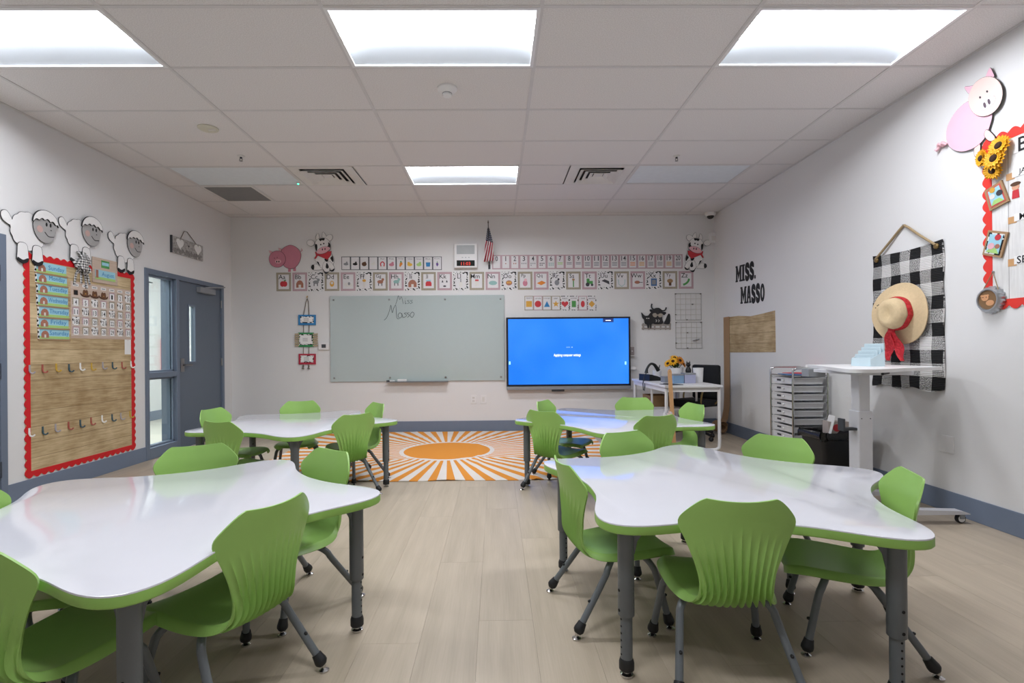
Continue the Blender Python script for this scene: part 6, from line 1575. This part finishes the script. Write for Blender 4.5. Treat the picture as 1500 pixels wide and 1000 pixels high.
for A_, B_ in zip(rings, rings[1:]):
    for i in range(len(A_)): b.b.faces.new((A_[i], A_[(i + 1) % len(A_)], B_[(i + 1) % len(A_)], B_[i]))
b.build('liner_bag', 'bag_black', o, smooth=60)
c_ = empty('empty_carton', 'open white product carton sticking out of the bin', 'carton', (2.80, 4.17, .28), R(-6))
MB().box((0, 0, .13), (.17, .09, .26), bev=.001).build('box', mat('carton_print', '#b9ada6', .5), c_)
MB().box((-.09, -.03, .17), (.004, .10, .24), Matrix.Rotation(R(14), 4, 'Y') @ Matrix.Translation((-.03, 0, 0))).build('flap', 'white_paper', c_)
MB().prism(ell(0, 0, .03, .03), 0, .001, Matrix.Translation((-.02, -.0455, .21)) @ Matrix.Rotation(R(90), 4, 'X')).build('printed_picture', 'red_ink', c_)
MB().prism(smooth_poly([(-.05, -.05), (.02, .03), (.06, -.01), (.05, -.06)], 4), 0, .0012, Matrix.Translation((.02, -.0455, .19)) @ Matrix.Rotation(R(90), 4, 'X')).build('printed_picture', 'ink_grey', c_)

# ------------------------------------------------------------------ teacher desk and what stands on it
tx0, tx1, ty0, ty1, tz = 1.86, 2.50, 5.60, 6.98, .74
o = empty('teacher_desk', 'white desk with tubular legs in the corner beside the screen', 'desk', ((tx0 + tx1) / 2, (ty0 + ty1) / 2, 0)); a_, b2 = (tx1 - tx0) / 2, (ty1 - ty0) / 2
MB().box((0, 0, tz - .0125), (2 * a_, 2 * b2, .025), bev=.003).build('desktop', 'white_plastic', o)
for sy in (-1, 1):
    y_ = sy * (b2 - .05)
    MB().tube(smooth_poly([(-a_ + .03, y_, tz - .03), (-a_ + .03, y_, .3), (-a_ + .03, y_, .07), (-a_ + .05, y_, .03), (-a_ + .09, y_, .018), (0, y_, .018), (a_ - .09, y_, .018), (a_ - .04, y_, .03), (a_ - .02, y_, .07), (a_ - .02, y_, .3), (a_ - .02, y_, tz - .03)], 4, False), .018, 10).build('leg_loop', 'white_plastic', o, smooth=50)
    MB().box((0, y_, tz - .05), (2 * a_ - .06, .03, .05)).build('apron', 'white_plastic', o)
for sx in (-1, 1): MB().box((sx * (a_ - .03), 0, tz - .05), (.025, 2 * b2 - .12, .05)).build('side_rail', 'white_plastic', o)
MB().box((0, .3, .40), (2 * a_ - .06, .72, .018)).build('lower_shelf', 'white_plastic', o)
for sx in (-1, 1):
    for sy in (-.06, .66): MB().box((sx * (a_ - .045), sy, .555), (.02, .02, .31)).build('shelf_post', 'white_plastic', o)
sh_z = .409
c_ = empty('wooden_crate', 'low wooden crate on the shelf under the teacher desk', 'crate', (2.08, 6.62, sh_z))
for sx in (-1, 1): MB().box((0, sx * .15, .07), (.26, .012, .14)).build('side_board', mat('crate_wood', '#8a6a45', .7, var=.2, vs=9), c_)
for sx in (-1, 1): MB().box((sx * .125, 0, .07), (.012, .288, .14)).build('end_board', 'crate_wood', c_)
MB().box((0, 0, .006), (.24, .288, .012)).build('bottom_board', 'crate_wood', c_)
# phone
c_ = empty('desk_phone', 'black desk telephone with curled cord on the teacher desk', 'phone', (1.99, 6.55, tz), R(20))
MB().prism(ccw([(-.10, 0), (.12, 0), (.12, .025), (.02, .06), (-.10, .085)]), -.11, .11, Matrix.Rotation(R(90), 4, 'X')).build('base', 'black_plastic', c_)
hs = smooth_poly([(-.11, -.06, .10), (-.10, -.065, .16), (-.05, -.07, .215), (.01, -.07, .20), (.07, -.065, .13)], 5, False)
MB().tube(hs, [.026, .024, .02, .018, .016, .015, .015, .015, .015, .015, .015, .015, .015, .016, .018, .02, .021, .022, .024, .025, .026][:len(hs)], 10).build('handset', 'black_plastic', c_, smooth=50)
MB().box((.03, .03, .07), (.09, .09, .008), Matrix.Rotation(R(16), 4, 'Y')).build('keypad', 'dark_grey', c_)
cord = [(-.11 + .012 * math.cos(i * 1.3), -.06 + .012 * math.sin(i * 1.3), .09 - i * .0062) for i in range(26)]
MB().tube([(-.11, -.06, .10), (-.16, -.08, .06), (-.185, -.09, -.03), (-.18, -.09, -.11), (-.165, -.09, -.12), (-.155, -.09, -.06), (-.14, -.06, .03)], .006, 8).build('cord', 'black_plastic', c_, smooth=50)
def box_thing(name, label, cat, loc, size, mt_, lidm, rz=0):
    c_ = empty(name, label, cat, loc, rz); MB().box((0, 0, size[2] * .42), (size[0], size[1], size[2] * .84), bev=.003).build('body', mt_, c_); MB().box((0, 0, size[2] * .92), (size[0] * 1.04, size[1] * 1.04, size[2] * .16), bev=.002).build('lid', lidm, c_); return c_
box_thing('storage_box', 'flat grey storage box on the teacher desk', 'box', (2.14, 6.2, tz), (.22, .15, .07), 'mid_grey', 'grey_ink')
box_thing('storage_box', 'small blue plastic box on the teacher desk', 'box', (2.12, 5.98, tz), (.14, .10, .11), mat('box_blue', '#7f9fbe', .3), 'grey_ink', .2)
box_thing('storage_box', 'lilac plastic tub beside the blue box on the desk', 'box', (2.27, 6.0, tz), (.13, .12, .12), mat('box_lilac', '#a9abc6', .3), 'mid_grey')
def cup(name, label, cat, loc, r_, h_, mt_):
    c_ = empty(name, label, cat, loc); MB().lathe([(r_ * .8, 0), (r_ * .85, .003), (r_, h_), (r_ * .92, h_), (r_ * .78, .01), (.001, .01)], 24).build('body', mt_, c_, smooth=40); return c_
c_ = cup('pencil_cup', 'white pencil cup with a dark pen on the desk', 'cup', (2.14, 6.76, tz), .055, .12, 'white_plastic')
MB().tube([(.0, 0, .02), (.04, .01, .19)], .006, 8).build('pen', 'ink', c_); MB().tube([(.0, .01, .02), (-.04, .0, .17)], .005, 8).build('pen', 'off_white', c_)
c_ = cup('white_canister', 'tall white canister beside the office chair', 'canister', (2.42, 6.08, tz), .06, .16, 'white_plastic')
MB().lathe([(.06, .16), (.061, .175), (.001, .178)], 24).build('lid', 'white_plastic', c_, smooth=40)
c_ = empty('dark_papers', 'dark clipboard lying at the edge of the teacher desk', 'clipboard', (1.98, 5.75, tz), .3)
MB().box((0, 0, .003), (.16, .22, .006)).build('board', 'dark_grey', c_); MB().box((0, .09, .009), (.07, .02, .006)).build('clip', 'steel', c_)
# potted sunflowers
c_ = empty('flower_pot', 'white pot of sunflowers on the teacher desk', 'plant', (2.32, 6.58, tz))
MB().lathe([(.07, 0), (.075, .004), (.098, .15), (.098, .16), (.088, .16), (.08, .14), (.001, .14)], 28).build('pot', 'white_plastic', c_, smooth=40)
rs = random.Random(4)
for i, (dx, dy, dz, tx, ty, pm) in enumerate(((-.05, -.06, .24, .5, -.3, 'flower_yellow'), (.04, -.05, .25, .6, .3, 'flower_orange'), (0, .03, .28, .0, .0, 'flower_yellow'), (-.09, .0, .21, .2, -.8, 'flower_yellow'), (.09, -.01, .21, .3, .8, 'flower_orange'))):
    sunflower(c_, Matrix.Translation((dx, dy, dz)) @ Matrix.Rotation(tx + .5, 4, 'X') @ Matrix.Rotation(ty, 4, 'Y'), .062, 12, pm)
    MB().tube([(dx * .3, dy * .3, .14), (dx * .8, dy * .8, .19), (dx, dy, dz)], .005, 6).build('stem', 'leaf', c_)
for k in range(14):
    a1_ = k * 2.4; M_ = Matrix.Translation((0, 0, .15)) @ Matrix.Rotation(a1_, 4, 'Z') @ Matrix.Rotation(R(-35 - 15 * (k % 3)), 4, 'Y')
    b = MB(); vs_ = [b.b.verts.new(M_ @ Vector(p_)) for p_ in ((.01, 0, 0), (.06, -.025, .004), (.13, 0, 0), (.06, .025, .004))]; b.b.faces.new(vs_); b.build('leaf', 'leaf', c_)
c_ = empty('desk_lamp_black', 'small black figurine standing beside the flower pot', 'figurine', (2.46, 6.5, tz))  # plain black figurine, gives no light
MB().lathe([(.04, 0), (.04, .01), (.02, .03), (.032, .09), (.036, .13), (.02, .17), (.001, .18)], 16).build('body', 'black_plastic', c_, smooth=40); MB().ball((0, 0, .2), .03, 12).build('head', 'black_plastic', c_, smooth=60)
for s_ in (-1, 1): MB().lathe([(.010, 0), (.001, .03)], 8, Matrix.Translation((s_ * .018, 0, .222))).build('ear', 'black_plastic', c_)
# wooden stick leaning on the desk edge
c_ = empty('wooden_stick', 'flat wooden measuring stick leaning on the teacher desk edge', 'stick', (1.905, 5.44, 0))
Ms = Matrix.Rotation(R(-6.5), 4, 'X') @ Matrix.Rotation(R(-.8), 4, 'Y')
MB().prism([(-.021, 0), (.021, 0), (.021, .90), (.014, .925), (0, .933), (-.014, .925), (-.021, .90)], -.006, .006, Ms @ Matrix.Rotation(R(90), 4, 'X')).build('board', 'wood_tan', c_)
MB().lathe([(.004, -.0065), (.004, .0065)], 8, Ms @ Matrix.Translation((0, 0, .90)) @ Matrix.Rotation(R(90), 4, 'X')).build('hanging_hole', 'ink', c_)
# office chair
c_ = empty('office_chair', 'black padded office chair with brass arms behind the desk', 'chair', (2.51, 6.46, 0), R(-62))
def pad(name, c, s, M_=None):
    o_ = MB().box(c, s, M_, bev=.025).build(name, 'fabric_black', c_, smooth=50); return o_
pad('seat', (0, 0, .46), (.46, .46, .08)); pad('backrest', (0, .235, .715), (.42, .06, .44), Matrix.Translation((0, 0, 0)))
MB().tube([(0, .2, .44), (0, .27, .5), (0, .27, .62)], .018, 8).build('back_bracket', 'black_plastic', c_)
for sx in (-1, 1): MB().tube(smooth_poly([(sx * .2, .12, .44), (sx * .27, .12, .5), (sx * .27, .14, .64), (sx * .27, .0, .66), (sx * .27, -.14, .64), (sx * .25, -.16, .52), (sx * .2, -.1, .44)], 4, False), .011, 8).build('arm_loop', mat('brass_arm', '#9a8658', .35, .7), c_, smooth=50)
MB().tube([(0, 0, .42), (0, 0, .12)], .025, 12).build('gas_column', 'steel', c_)
for k in range(5):
    a1_ = 2 * math.pi * k / 5; ex, ey = .26 * math.cos(a1_), .26 * math.sin(a1_)
    l_ = MB().tube([(0, 0, .12), (ex * .6, ey * .6, .10), (ex, ey, .075)], .018, 8).build('base_spoke', 'black_plastic', c_); MB().ball((ex, ey, .03), .03, 12).build('caster', 'rubber', l_, smooth=60)
